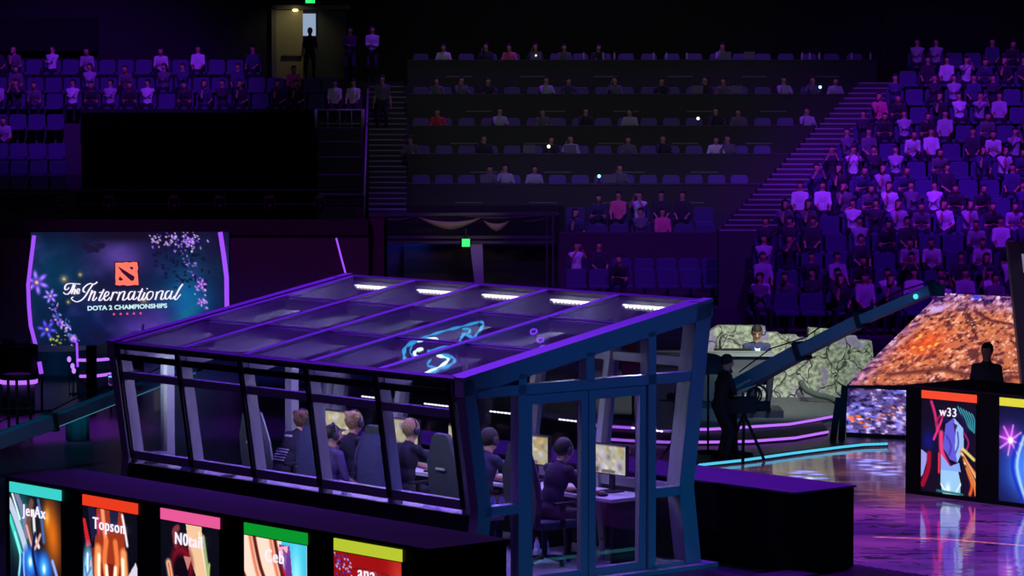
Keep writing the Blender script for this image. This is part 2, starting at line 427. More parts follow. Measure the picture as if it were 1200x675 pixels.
PSTAND = {
 'standing': person_mesh('standing_person', hL=(-.27, .06, .78), hR=(.27, .06, .78), mats=CM, voxel=.03),
 'folded': person_mesh('standing_person', hL=(-.02, .25, 1.12), hR=(.06, .27, 1.16), yaw=-20, mats=CM, voxel=.03, sleeve='long'),
}
WHITE = (.72, .7, .78); PALE = (.42, .4, .5); DARK = (.035, .03, .05); NAVY = (.05, .06, .14); PINK = (.8, .12, .3); GREYC = (.14, .13, .17); RED = (.55, .04, .06); YELL = (.6, .5, .2)
CN = {WHITE: 'white', PALE: 'pale', DARK: 'black', NAVY: 'navy', PINK: 'pink', GREYC: 'grey', RED: 'red', YELL: 'yellow'}
def person(pose, loc, rz, shirt, label, group, lib=POSES, s=1.0):
    me = lib[pose]; o = obj('person', me, loc=loc, rz=rz); o.color = (*shirt, 1); o.scale = (s, s, s)
    return tag(o, label, 'person', group)

# ------------------------------------------------------------------ arena shell
mb = MB(); mb.box((-45, 14, -.3), (45, 104, 0)); struct('floor', mb, carpet)
mb = MB(); mb.box((-45, 101, 0), (45, 101.4, 22))
for k in range(-18, 19): mb.box((k * 2.4 - .05, 100.93, 0), (k * 2.4 + .05, 101, 22))
struct('wall_back', mb, wallm)
pm('ceiling_black', (12, 12, 14), .9)
mb = MB(); mb.box((-45, 14, 30), (45, 104, 30.4)); struct('ceiling', mb, MATS['ceiling_black'])

# seats, instanced individually
def seat_parts():
    a = MB(); a.box((-.25, -.02, .42), (.25, .4, .50)); a.box((-.03, .0, .0), (.03, .06, .42))
    b = MB(); 
    prof = [(-.25, .44), (-.25, .82), (-.2, .88), (.2, .88), (.25, .82), (.25, .44)]
    b.prism([(x, -.05, z) for x, z in prof], (0, -.06, 0))
    return a.mesh('seat', seatm, bevel=.012), b.mesh('backrest', seatm, bevel=.015)
sp_, bp_ = seat_parts()
NSEAT = [0]
def seat(loc, rz, label, group, cat='seat', name='arena_seat'):
    NSEAT[0] += 1
    t = empty(name, loc, rz, label, cat, group)
    obj('seat', sp_, t); obj('backrest', bp_, t)
    return t
FACE = math.pi   # seats and people face the camera (-Y)

# blocks: rows given by the height of the seat backs in the picture, distance, and horizontal span
WHITES = [(1107, 50), (1187, 48), (1083, 160), (1007, 190), (938, 302), (1120, 135), (1012, 262), (1100, 290), (1155, 290), (78, 112), (168, 112), (240, 60), (58, 78), (405, 96), (405, 115), (850, 250), (1060, 330), (1162, 180), (1085, 228)]
REDS = [(345, 90), (775, 268), (1030, 128), (735, 240)]
def colour_for(px, py):
    for x, y in WHITES:
        if abs(x - px) < 13 and abs(y - py) < 12: return WHITE
    for x, y in REDS:
        if abs(x - px) < 13 and abs(y - py) < 12: return PINK
    return None
CASES = ['%s person in %s shirt %s, %s row from the top of %s, %s from the left']
def block(name, place, rows, occ, groupname, seatlabel=True, riser=True):
    tmb = MB(); nper = 0
    for r, (py, D, x0, x1) in enumerate(rows):
        back = at(600, py, D); zt = max(back.z - .88, .02)
        xa = (x0 - 600) / F * D; xb = (x1 - 600) / F * D
        nd = rows[r + 1][1] if r + 1 < len(rows) else D - 1.1
        # tread reaches from this row's back to the next one
        tmb.box((xa - .1, D - .95 if D - nd < 1.3 else D - 1.5, 0), (xb + .3, D + .35 if D - nd < 1.3 else D + .4, zt))
        n = int((xb - xa) / .56); k = 0; pc = 0
        for i in range(n):
            x = xa + .28 + i * .56; px = 600 + F * x / D
            seat((x, D, zt), FACE, 'purple-lit tip-up seat, %s row from the top of %s, %s from the left' % (ORD[r], place, ORD[i]), 'tip-up seats in ' + groupname)
            forced = colour_for(px, py)
            if forced or rng.random() < occ:
                q = forced or [DARK, DARK, DARK, DARK, GREYC, NAVY, GREYC, PALE, NAVY, PALE, WHITE][rng.integers(11)]
                pose = list(POSES)[rng.choice(5, p=[.3, .28, .15, .17, .1])]
                person(pose, (x, D - .1, zt + .02), FACE + rng.uniform(-.3, .3), q,
                       'person in %s shirt %s, %s row down %s, %s from left' % (CN[q], pose, ORD[r], place, ORD[pc]), 'spectators in ' + groupname)
                pc += 1
    struct(name, tmb, terr)

rowsR = []
for r in range(15):
    y = 62 + 21.3 * r; D = 93 - 1.9 * r
    xl = 1052 - (y + 8 - 95) * .88 if y < 262 else 885 - (y - 262) * .1
    if r < 2: xl = 1062 - r * 10
    rowsR.append((y, D, xl, 1222))
block('right_seating_terrace', 'right stand', rowsR, .74, 'the right-hand stand')
rowsL = [(70, 95.5, -12, 320), (91, 94.3, -12, 415), (110, 93.1, -12, 430)]
block('left_seating_terrace', 'upper left stand', rowsL, .5, 'the upper left stand')
rowsLL = [(134, 91.8, -12, 92), (168, 90.6, -12, 90), (188, 89.5, -12, 88), (208, 88.4, -12, 86)]
block('lower_left_seating_terrace', 'lower left stand', rowsLL, .0, 'the lower left stand')
person('leaning forward', tuple(at(6, 150, 91.4) - V((0, 0, .9))), FACE, PALE, 'person in pale shirt leaning over the lower left rail at the picture edge', 'spectators in the lower left stand')
rowsC = [(243, 81.5, 662, 862), (263, 80.4, 662, 858)]
block('centre_seating_terrace', 'centre block', rowsC, .4, 'the low centre block')
rowsC2 = [(303, 77.0, 662, 880), (325, 75.9, 662, 880)]
block('front_centre_seating_terrace', 'front centre block', rowsC2, .35, 'the front centre block')
# wall in front of the centre block
mb = MB(); a = at(655, 272, 79.2); b = at(865, 272, 79.2); mb.box((a.x, 79.0, 0), (b.x, 79.25, a.z)); struct('wall_centre', mb, wallm2)

# press tribune: desks in tiers
PR = [(70, 95.0, 478, 1025), (110, 92.3, 478, 990), (147, 89.7, 478, 955), (180, 87.2, 478, 930), (215, 84.7, 478, 903), (250, 82.3, 478, 655)]
tmb = MB(); prow = []
chm = pm('press_chair_fabric', (104, 80, 150), .7)
cs = MB(); cs.box((-.23, -.2, .42), (.23, .24, .5)); cs = cs.mesh('seat', chm, bevel=.02)
cb = MB(); cb.prism([(x, -.22, z) for x, z in [(-.24, .55), (-.24, .9), (-.19, .98), (.19, .98), (.24, .9), (.24, .55)]], (0, -.05, 0)); cb = cb.mesh('backrest', chm, bevel=.015)
cl = MB(); cl.lathe([(.25, 0), (.25, .03), (.03, .05), (.03, .42)], n=10); cl = cl.mesh('pedestal', darkmetal)
PPEOPLE = [[(520, WHITE), (570, DARK), (598, PINK), (628, DARK), (662, GREYC), (848, PALE), (700, DARK)],
           [(512, GREYC), (540, GREYC), (571, DARK), (640, PALE), (667, NAVY), (722, GREYC), (775, DARK), (828, DARK), (850, GREYC), (920, PALE), (980, PALE), (955, GREYC)],
           [(513, RED), (585, PALE), (637, GREYC), (687, DARK), (740, PALE), (840, DARK), (868, GREYC), (948, PALE)],
           [(482, GREYC), (567, DARK), (645, DARK), (670, PALE), (738, GREYC), (778, DARK), (840, WHITE), (855, GREYC)],
           [(573, GREYC), (592, PALE), (625, PALE), (728, GREYC)], []]
PDESK = person_mesh('person', **SEAT, lean=18, hL=(-.16, .42, .78), hR=(.16, .42, .78), pitch=4, mats=CM, voxel=.032)
PDESK2 = person_mesh('person', **SEAT, lean=6, hL=(-.2, .36, .8), hR=(.1, .25, 1.05), yaw=18, mats=CM, voxel=.032, sleeve='long')
laptop_sil = pm('silver_laptop', (150, 150, 160), .4, .3); glow_w = pm('laptop_logo_glow', (10, 10, 10), emit=(255, 255, 255), es=1.5)
PN = ['top', 'second', 'third', 'fourth', 'fifth', 'lowest']
for r, (py, D, x0, x1) in enumerate(PR):
    zt = at(600, py, D).z; zf = zt - .78
    xa = (x0 - 600) / F * D; xb = (x1 - 600) / F * D
    dk = empty('press_desk', ((xa + xb) / 2, D, zf), 0, 'long dark press desk with a plain front panel, %s tier of the central press tribune' % PN[r], 'desk', 'press desks in the central tribune')
    L = (xb - xa) / 2
    t = MB(); t.box((-L, -.28, .74), (L, .32, .78)); obj('desk_top', t.mesh('desk_top', desktop, bevel=.008), dk)
    t = MB(); t.box((-L, -.26, .0), (L, -.22, .74)); obj('front_panel', t.mesh('front_panel', deskm), dk)
    t = MB()
    for k in range(int(2 * L / 1.6)): t.box((-L + .02 + k * 1.6, -.22, 0), (-L + .06 + k * 1.6, .3, .74))
    obj('panel_leg', t.mesh('panel_leg', darkmetal), dk)
    for k, px in enumerate(range(x0 + 60 + (r * 23) % 40, int(x1) - 40, 86)):
        t = MB(); x = (px - 600) / F * D - (xa + xb) / 2; t.box((x - .38, -.272, .25), (x + .38, -.26, .28)); obj('name_strip', t.mesh('name_strip', pm('pale_strip', (120, 122, 118), .6)), dk)
    tmb.box((xa - .1, D - .4, 0), (xb, D + 2.4, zf))
    i = 0; px = x0 + 14
    while px < x1 - 12:
        x = (px - 600) / F * D
        if r < 5:
            t = empty('press_chair', (x, D + .95, zf), FACE, 'purple-lit chair behind the %s press desk, %s from the left' % (PN[r], ORD[i]), 'chair', 'chairs behind the press desks')
            obj('seat', cs, t); obj('backrest', cb, t); obj('pedestal', cl, t)
            i += 1
        px += 27
    for k, (px, q) in enumerate(PPEOPLE[r]):
        x = (px - 600) / F * D
        o = obj('person', [PDESK, PDESK2][k % 2], loc=(x, D + .78, zf + .01), rz=FACE + rng.uniform(-.25, .25)); o.color = (*q, 1)
        tag(o, 'person in %s top seated behind the %s press desk, %s from the left' % (CN[q], PN[r], ORD[k]), 'person', 'people behind the press desks')
struct('press_tribune_terrace', tmb, terr)
def laptop(px, py, D, label, mat=laptop_sil, glow=False):
    p = at(px, py, D); t = empty('laptop', (p.x, D, p.z), 0, label, 'laptop', 'laptops on the press desks')
    m = MB(); m.box((-.17, .02, 0), (.17, .25, .018)); obj('keyboard_base', m.mesh('keyboard_base', mat, bevel=.004), t)
    m = MB(); m.prism([(-.17, .0, .01), (.17, .0, .01), (.17, -.08, .23), (-.17, -.08, .23)], (0, .012, .003)); obj('lid', m.mesh('lid', mat), t)
    if glow:
        m = MB(); m.ell((0, -.05, .12), (.03, .006, .03)); obj('lid_logo', m.mesh('lid_logo', glow_w), t)
for px, r, g, l in [(628, 0, True, 'silver laptop with a glowing round mark on the top press desk'), (878, 0, False, 'plain silver laptop at the right of the top press desk'),
                    (850, 0, False, 'laptop in front of the person in a pale top on the top press desk'), (817, 1, False, 'purple-lit laptop on the second press desk beside a tall screen'), (863, 1, False, 'laptop farthest right on the second press desk'),
                    (620, 3, False, 'laptop left of the bright lamp on the fourth press desk'), (668, 3, False, 'larger laptop right of the bright lamp on the fourth press desk'),
                    (570, 4, False, 'silver laptop at the left of the fifth press desk'), (715, 4, False, 'silver laptop near the middle of the fifth press desk')]:
    laptop(px, PR[r][0] - .4, PR[r][1], l, glow=g)
def desk_lamp(px, r, col, label):
    p = at(px, PR[r][0] - .4, PR[r][1]); t = empty('desk_lamp', p, 0, label, 'lamp', 'small lights on the press desks')
    m = MB(); m.lathe([(.06, 0), (.06, .02), (.012, .03), (.012, .16)], n=8); obj('stand', m.mesh('stand', darkmetal), t)
    m = MB(); m.ell((0, -.02, .19), (.045, .045, .045)); obj('bulb', m.mesh('bulb', pm('bulb_' + label[:4], (10, 10, 10), emit=col, es=3)), t)
desk_lamp(643, 3, (255, 255, 240), 'bright white point light on the fourth press desk')
desk_lamp(702, 4, (120, 255, 190), 'greenish point light on the fifth press desk beside a laptop')
desk_lamp(961, 1, (160, 230, 255), 'bluish point light near the right end of the second press desk')
desk_lamp(818, 2, (220, 190, 255), 'pale violet point light on the third press desk')
# water bottles on the top desks
cupm = pm('white_paper_cup', (190, 185, 200), .5)
BN = ['left of the others', 'second along', 'third along', 'fourth along', 'fifth along', 'sixth along', 'seventh along', 'eighth along', 'ninth along', 'tenth along', 'eleventh along']
for k, px in enumerate([684, 707, 720, 766, 781, 805, 940, 949, 960, 998, 1020]):
    p = at(px, PR[0][0] - .4, PR[0][1] - .1); m = MB(); m.lathe([(.03, 0), (.034, .02), (.034, .15), (.014, .19), (.014, .22)], c=p, n=8)
    put('water_bottle', m, cupm, label='small pale water bottle standing on the top press desk, %s' % BN[k], cat='bottle', group='water bottles on the top press desk')

# standing people
def stand_at(px, py_feet, D, pose, q, label, rz=FACE, s=1.0):
    p = at(px, py_feet, D); return person(pose, p, rz, q, label, 'standing people in the upper stands', PSTAND, s)
zD = at(362, 92, 99.4)
# double doors on the back wall
door_y = 100.85
def wallbox(name, x0, y0, x1, y1, D, th, mat, **k):
    a = at(x0, y1, D); b = at(x1, y0, D); m = MB(); m.box((a.x, D - th, a.z), (b.x, D, b.z)); return put(name, m, mat, **k)
doorm = pm('door_beige', (150, 140, 100), .6, var=.1, vscale=1)
d1 = wallbox('door_1', 324, 12, 355, 93, 100.9, .08, doorm, kind='structure')
d2 = wallbox('door_2', 373, 12, 406, 93, 100.9, .08, pm('door_dark', (60, 62, 52), .6), kind='structure')
wallbox('window_1', 355, 16, 370, 42, 100.9, .06, pm('lit_door_window', (10, 10, 10), emit=(150, 170, 200), es=.9), kind='structure')
wallbox('trim_1', 319, 9, 324, 93, 100.9, .14, pm('door_frame', (110, 105, 95), .6), kind='structure')
wallbox('trim_2', 319, 6, 410, 11, 100.9, .14, MATS['door_frame'], kind='structure')
wallbox('trim_3', 355, 42, 373, 93, 100.9, .07, MATS['door_dark'], kind='structure')
wallbox('trim_4', 330, 64, 353, 66, 100.8, .1, MATS['door_frame'], kind='structure')
def exit_sign(px, py, D, w, h, label):
    p = at(px, py, D); t = empty('exit_sign', p, 0, label, 'sign')
    m = MB(); m.box((-w / 2, 0, -h / 2), (w / 2, .08, h / 2)); obj('housing', m.mesh('housing', darkmetal, bevel=.01), t)
    m = MB(); m.box((-w / 2 + .02, -.012, -h / 2 + .02), (w / 2 - .02, 0, h / 2 - .02)); obj('lit_face', m.mesh('lit_face', green_exit), t)
    m = MB(); m.box((-.02, .03, h / 2), (.02, .06, h / 2 + .25)); obj('bracket', m.mesh('bracket', darkmetal), t)
exit_sign(363.5, 0, 100.6, .34, .24, 'small green lit exit sign above the beige double doors')
mb = MB(); p = at(346, 12, 100.7); mb.ell((p.x, p.y, p.z), (.1, .1, .05)); mb.box((p.x - .03, p.y, p.z), (p.x + .03, p.y + .12, p.z + .04)); put('door_lamp', mb, pm('warm_lamp', (10, 10, 10), emit=(255, 240, 160), es=2), label='small warm lamp at the top of the beige door', cat='lamp')
mb = MB(); mb.box((at(0, 20, 100.9).x - 1, 100.6, at(0, 60, 100.9).z), (at(115, 20, 100.9).x, 100.95, at(0, 21, 100.9).z)); struct('door_3', mb, MATS['ceiling_black'])
# landing that carries the people by the doors
mb = MB(); a = at(318, 96, 97); mb.box((a.x, 95.9, 0), (at(478, 96, 97).x, 100.9, at(362, 96, 97.5).z)); struct('upper_landing', mb, terr)
zl = at(362, 96, 97.5).z
for px, D, pose, q, l in [(364, 99.2, 'standing', DARK, 'person in black standing in front of the bright window of the upper doors'), (411, 98.2, 'folded', DARK, 'person in dark clothes with folded arms standing right of the upper doors'),
                          (437, 97.2, 'folded', PALE, 'person in a pale shirt standing at the head of the left stairs')]:
    person(pose, ((px - 600) / F * D, D, zl), FACE, q, l, 'standing people in the upper stands', PSTAND)

# stairs
def stairs(name, ya, Da, yb, Db, fx, w, n, label=None):
    m = MB()
    for i in range(n):
        t = i / (n - 1); py = ya + (yb - ya) * t; D = Da + (Db - Da) * t; p = at(fx(py), py, D); nx = (Da - Db) / (n - 1)
        ww = w(py) * D / F
        m.box((p.x - ww / 2, D - nx, 0), (p.x + ww / 2, D + .02, p.z)); 
        m.box((p.x - ww / 2, D - nx - .01, p.z - .03), (p.x + ww / 2, D - nx + .03, p.z + .004), mi=1)
    return put(name, m, [terr, pm('stair_nosing', (150, 140, 150), .7)], kind='structure')
stairs('left_staircase', 101, 95.7, 250, 83, lambda y: 455, lambda y: 44, 25)
stairs('right_staircase', 97, 92.5, 268, 75.5, lambda y: 1052 - (y - 95) * .88 - 24 - (y - 95) * .02, lambda y: 46 + (y - 95) * .1, 30)
# person on the left stairs
t = (150 - 101) / 149; D = 95.7 - 12.7 * t
p = at(448, 157, D - .3); stp = person('standing', (p.x, D - .25, at(448, 158, D - .3).z + .02), FACE, GREYC, 'person in a pink-lit grey shirt walking on the left stairs', 'standing people in the upper stands', PSTAND)
# handrail of the stairs
hr = empty('stair_handrail', at(430, 200, 88), 0, 'purple-lit handrail running down beside the left stairs', 'handrail'); o0 = hr.location
m = MB(); m.tube([at(431, 104, 95) - o0 + V((0, 0, 0)), at(427, 230, 84.5) - o0], .035, 8); obj('rail', m.mesh('rail', frame_m, True), hr)
for k in range(6):
    q = at(431 - k * .8, 106 + k * 24, 95 - k * 2.05) - o0; m = MB(); m.tube([q, q - V((0, 0, .9))], .025, 6); obj('post', m.mesh('post', frame_m, True), hr)

# block between the drape and the stairs: rail and ledges
lb = MB()
for k, (y, D) in enumerate([(150, 90.4), (166, 89.3), (184, 88.2), (205, 87.0), (228, 85.6)]):
    a = at(372, y, D); b = at(424, y, D); lb.box((a.x, D - .2, 0), (b.x, D + 1.1, a.z))
struct('ledge_terrace', lb, terr)
gr = empty('guard_rail', at(397, 150, 91.6), 0, 'purple-lit guard rail with two round end posts above the ledges', 'railing'); o0 = gr.location
m = MB(); m.tube([at(370, 129, 91.6) - o0, at(425, 129, 91.6) - o0], .03, 8); m.tube([at(370, 145, 91.6) - o0, at(425, 145, 91.6) - o0], .02, 8); obj('rail', m.mesh('rail', frame_m, True), gr)
for px in (370, 384, 398, 412, 425):
    m = MB(); m.tube([at(px, 128, 91.6) - o0, at(px, 151, 91.6) - o0], .06 if px in (370, 425) else .02, 8); obj('post', m.mesh('post', frame_m, True), gr)
# parapet of the upper left stand and black drapes below
mb = MB(); a = at(-14, 128, 92.2); b = at(368, 128, 92.2); mb.box((at(94, 0, 92.2).x, 92.05, 0), (b.x, 92.25, a.z)); struct('wall_parapet', mb, black)
def drape(name, x0, y0, x1, y1, D, mat, label, cat='curtain', folds=14, amp=.06):
    a = at(x0, y1, D); b = at(x1, y0, D); n = folds * 6; vs = []; fs = []
    for j, z in enumerate((b.z, (a.z + b.z) / 2, a.z)):
        for i in range(n + 1): vs.append((a.x + (b.x - a.x) * i / n, D + amp * math.sin(i / n * folds * 2 * math.pi) * (1, 1.2, 1.5)[j], z))
    for j in range(2):
        for i in range(n): fs.append((j * (n + 1) + i, (j + 1) * (n + 1) + i, (j + 1) * (n + 1) + i + 1, j * (n + 1) + i + 1))
    nn = len(vs); vs2 = vs + [(x, y + .03, z) for x, y, z in vs]; fs2 = fs + [tuple(i + nn for i in reversed(f)) for f in fs]
    m = MB(); m.add(vs2, fs2); me = m
    return put(name, m, mat, label=label, cat=cat, smooth=True)
velvet = pm('black_velvet', (9, 9, 10), .95, spec=.1)
drape('black_drape', 96, 132, 366, 262, 87.5, velvet, 'large black drape hanging below the upper left stand', folds=26)
# dark facade beneath the left stands
mb = MB(); a = at(-20, 258, 64); b = at(432, 258, 64); mb.box((a.x, 64, 0), (b.x, 64.3, a.z)); struct('wall_left', mb, wallm2)
mb = MB(); mb.box((a.x, 63.9, at(0, 275, 64).z), (b.x, 64, a.z)); struct('trim_5', mb, wallm)
mb = MB(); mb.box((b.x, 64.3, 0), (b.x + .3, 66, a.z)); struct('wall_left_return', mb, wallm2)

# tunnel structure with swags, below the press tribune
tm = empty('tunnel_canopy', at(545, 335, 79), 0, 'dark scaffold canopy with swagged cloth over the entrance below the press tribune', 'canopy'); o0 = tm.location
D = 79
for nm, segs in {'top_rail': [((432, 252), (652, 250))], 'lower_rail': [((445, 278), (650, 278)), ((445, 284), (650, 284))]}.items():
    for a, b in segs:
        m = MB(); m.bar(at(*a, D) - o0, at(*b, D) - o0, .06, .07); obj(nm, m.mesh(nm, frame_d), tm)
for px, w in ((445, .04), (648, .05), (641, .04)):
    m = MB(); m.bar(at(px, 250, D) - o0, at(px, 345, D) - o0, w, w); obj('post', m.mesh('post', frame_d), tm)
m = MB(); q0 = at(558, 284, D) - o0; q1 = at(563, 352, D) - o0; m.prism([q0 + V((-.16, 0, 0)), q0 + V((.16, 0, 0)), q1 + V((.1, 0, 0)), q1 + V((-.1, 0, 0))], (0, .12, 0)); obj('pillar', m.mesh('pillar', pm('grey_pillar', (150, 145, 165), .7)), tm)
swm = pm('cream_cloth', (150, 140, 110), .8)
def swag(x0, x1, yt, sag, mat, hh):
    n = 16; vs = []
    for i in range(n + 1):
        u = i / n; px = x0 + (x1 - x0) * u; s = sag * (1 - (2 * u - 1) ** 2); th = hh * (1 - abs(2 * u - 1) ** 1.5)
        for t in (0, .5, 1): q = at(px, yt + s + th * t, D - .15 - .12 * math.sin(t * math.pi)) - o0; vs.append(q)
    fs = [(3 * i + k, 3 * i + k + 1, 3 * i + k + 4, 3 * i + k + 3) for i in range(n) for k in (0, 1)]
    nn = len(vs); m = MB(); m.add(vs + [v + V((0, .03, 0)) for v in vs], fs + [tuple(j + nn for j in f[::-1]) for f in fs]); obj('cloth_swag', m.mesh('cloth_swag', mat, True), tm)
greyc = pm('grey_cloth', (60, 58, 56), .8)
swag(489, 566, 254, 6, swm, 9); swag(566, 598, 258, 4, swm, 9); swag(436, 489, 253, 3, greyc, 5); swag(534, 640, 252, 2, greyc, 4); swag(598, 645, 254, 3, greyc, 6)
m = MB(); m.box(tuple(at(432, 284, D + 2.0) - o0), tuple(at(655, 252, D + 2.2) - o0)); obj('fascia', m.mesh('fascia', black), tm)
exit_sign(546, 284.5, 78.8, .24, .24, 'green lit exit sign hanging from the dark scaffold canopy')
mb = MB(); mb.box((at(430, 0, 83).x, 83.4, 0), (at(662, 0, 83).x, 83.6, 2.2)); struct('wall_tunnel', mb, wallm)

# row of stage lamps on a truss in front of the left stand
tr = empty('lighting_truss', at(200, 243, 66), 0, 'dark horizontal lighting truss below the upper left stand', 'truss'); o0 = tr.location
for dy, dz in ((0, 0), (0, .3), (.3, .15)):
    m = MB(); m.tube([at(-15, 240, 66) - o0 + V((0, dy, dz)), at(425, 240, 66) - o0 + V((0, dy, dz))], .03, 6); obj('chord', m.mesh('chord', darkmetal), tr)
m = MB(); a = at(-15, 240, 66) - o0; b = at(425, 240, 66) - o0; n = 26
for i in range(n):
    p = a + (b - a) * (i / n); q = a + (b - a) * ((i + .5) / n) + V((0, 0, .3)); r_ = a + (b - a) * ((i + 1) / n); m.tube([p, q, r_], .012, 5)
obj('web_bracing', m.mesh('web_bracing', darkmetal), tr)
for px in (-12, 422):
    m = MB(); m.box(tuple(at(px, 240, 66) - o0 + V((-.08, 0, 0))), tuple(at(px, 240, 66) - o0 + V((.08, .2, 0)) - V((0, 0, at(px, 240, 66).z)))); obj('leg', m.mesh('leg', darkmetal), tr)
lens = pm('lamp_lens', (120, 122, 130), .15, .3)
for k, px in enumerate((17, 72, 127, 204, 258, 316, 375)):
    p = at(px, 236, 65.9); t = empty('stage_spotlight', p, 0, 'small unlit moving-head spotlight on the left truss, %s from the left' % ORD[k], 'spotlight', 'moving-head spotlights on the left truss')
    m = MB(); m.box((-.1, -.08, .05), (.1, .08, .12)); obj('base', m.mesh('base', darkmetal, bevel=.01), t)
    m = MB(); m.box((-.12, -.03, -.16), (-.095, .03, .06)); m.box((.095, -.03, -.16), (.12, .03, .06)); obj('yoke', m.mesh('yoke', darkmetal), t)
    m = MB(); R = Matrix.Rotation(.7, 3, 'X') @ Matrix.Rotation(.4, 3, 'Y'); m.lathe([(.05, .1), (.085, .02), (.09, -.12), (.075, -.14)], c=(0, 0, -.12), n=14, M=R); obj('head', m.mesh('head', darkmetal, True), t)
    m = MB(); m.lathe([(.07, -.142), (.05, -.155), (.001, -.16)], c=(0, 0, -.12), n=14, M=R); obj('lens', m.mesh('lens', lens, True), t)

# ------------------------------------------------------------------ main screen on the left
SD = 60.0
ms = empty('main_led_screen', at(150, 408, SD), 0, 'large LED screen with an event title, an orange square emblem and purple flowers', 'screen'); o0 = ms.location
cv = Canvas(36, 272, 268, 408, 234, 137, (10, 12, 45))
Wd, Hd = cv.w, cv.h
n1 = fbm(Hd, Wd, 4, 6, 11); n2 = fbm(Hd, Wd, 6, 9, 31)
cv.ell(60, 325, 55, 60, (6, 66, 100), 1, al=.95); cv.ell(215, 345, 45, 40, (4, 100, 160), 1, al=1); cv.ell(235, 310, 40, 30, (5, 60, 90), 1, al=.8)
cv.ell(140, 300, 42, 26, (86, 62, 150), 1, al=1); cv.ell(175, 382, 45, 26, (104, 62, 190), 1, al=1); cv.ell(90, 370, 50, 30, (14, 30, 90), 1, al=.7)
cv.ell(215, 372, 12, 34, (10, 130, 150), 1, 50, .6)
cv.ell(60, 385, 30, 30, (6, 40, 70), 1, al=.8)
cv.mix((n1 - .35) * .8, (6, 6, 26)); cv.mix((n2 - .55) * 1.6, (60, 60, 130))
cv.ell(150, 276, 90, 9, (10, 8, 20), 1, al=.95); cv.ell(250, 290, 26, 40, (8, 8, 18), 1, al=.6)
r_ = np.random.default_rng(5)
for k in range(26): # dark treetops and misty low skyline
    cv.ell(110 + r_.random() * 130, 386 + r_.random() * 10, 4 + r_.random() * 8, 3 + r_.random() * 4, (18, 14, 50), .6, al=.7)
for k in range(16): cv.ell(100 + r_.random() * 22, 282 + r_.random() * 14, 3 + r_.random() * 5, 1.5 + r_.random() * 3, (22, 16, 44), .6, al=.8)
cv.poly([(166, 396), (166.5, 380), (168.5, 379), (170, 396)], (16, 12, 40))
# flower sprays, right
for k in range(150):
    t = r_.random(); 
    if t < .35: x, y = 175 + r_.random() * 58, 274 + r_.random() * 12 + (r_.random() ** 2) * 6
    elif t < .6: x, y = 213 + r_.normal() * 11, 284 + r_.normal() * 8
    else:
        u = r_.random(); x = 215 + 28 * u ** .8 + r_.normal() * 5; y = 296 + 66 * u + r_.normal() * 4
    c = [(150, 90, 255), (200, 160, 255), (235, 215, 255), (110, 60, 200), (170, 130, 190)][r_.integers(5)]
    cv.ell(x, y, .8 + r_.random() * 1.8, .6 + r_.random() * .9, c, .5, r_.random() * 180, .9)
for k in range(60): cv.ell(180 + r_.random() * 66, 280 + r_.random() * 60, 1.5 + r_.random() * 3, 1 + r_.random() * 1.5, (8, 10, 26), .5, r_.random() * 180, .8)
def flower(cx, cy, R, a0, c1, c2, n=6):
    for k in range(n):
        a = a0 + k * 360 / n; t = math.radians(a)
        cv.ell(cx + R * .55 * math.cos(t), cy + R * .55 * math.sin(t), R * .55, R * .26, c1, .5, a); cv.ell(cx + R * .6 * math.cos(t), cy + R * .6 * math.sin(t), R * .32, R * .1, c2, .7, a, .8)
    cv.ell(cx, cy, R * .2, R * .2, (255, 200, 90), .6)
flower(43, 331, 15, 20, (115, 75, 225), (200, 170, 255)); flower(59, 347, 9, 50, (120, 90, 235), (215, 190, 255)); flower(55, 386, 12, 10, (60, 50, 190), (130, 120, 255))
flower(236, 333, 7, 0, (160, 70, 230), (230, 190, 255), 5); flower(222, 283, 7, 30, (140, 80, 240), (235, 215, 255), 5); flower(236, 354, 6, 15, (150, 80, 220), (230, 200, 255), 5)
for k in range(60):
    u = r_.random(); x = 60 + 28 * u + r_.normal() * 3; y = 360 + 38 * u + r_.normal() * 4
    cv.ell(x, y, 1 + r_.random() * 2.6, .7 + r_.random() * 1, [(150, 90, 240), (215, 175, 255), (90, 80, 210), (60, 120, 200)][r_.integers(4)], .5, r_.random() * 180, .9)
for k in range(22): cv.ell(66 + r_.normal() * 4, 398 + r_.normal() * 4, .7 + r_.random() * 1.4, .6 + r_.random(), [(200, 200, 80), (120, 150, 60)][r_.integers(2)], .5, r_.random() * 180)
cv.ell(86, 397, 6, 5, (190, 150, 255), .6)
for x, y, s in ((75, 327, 5), (94, 322, 3.4), (80, 354, 3), (168.5, 351, 5.5), (88, 341, 5)): cv.ell(x, y, s, s, (255, 205, 90), 1, al=.55); cv.ell(x, y, s * .3, s * .3, (255, 245, 190), .8)
sag = lambda u: .12 * (1 - (2 * u - 1) ** 2)
def scrP(px, py, d=0):
    return at(px, py, SD + sag((px - 36) / 232) - d) - o0
def P(u, v):
    # bowed outline: narrower at the top left, widest in the middle
    xl = 41 - 6 * math.sin(min(v * 1.1, 1) * math.pi) ; xr = 257 + 9 * min(v / .65, 1)
    return scrP(xl + (xr - xl) * u, 273 + 134 * v)
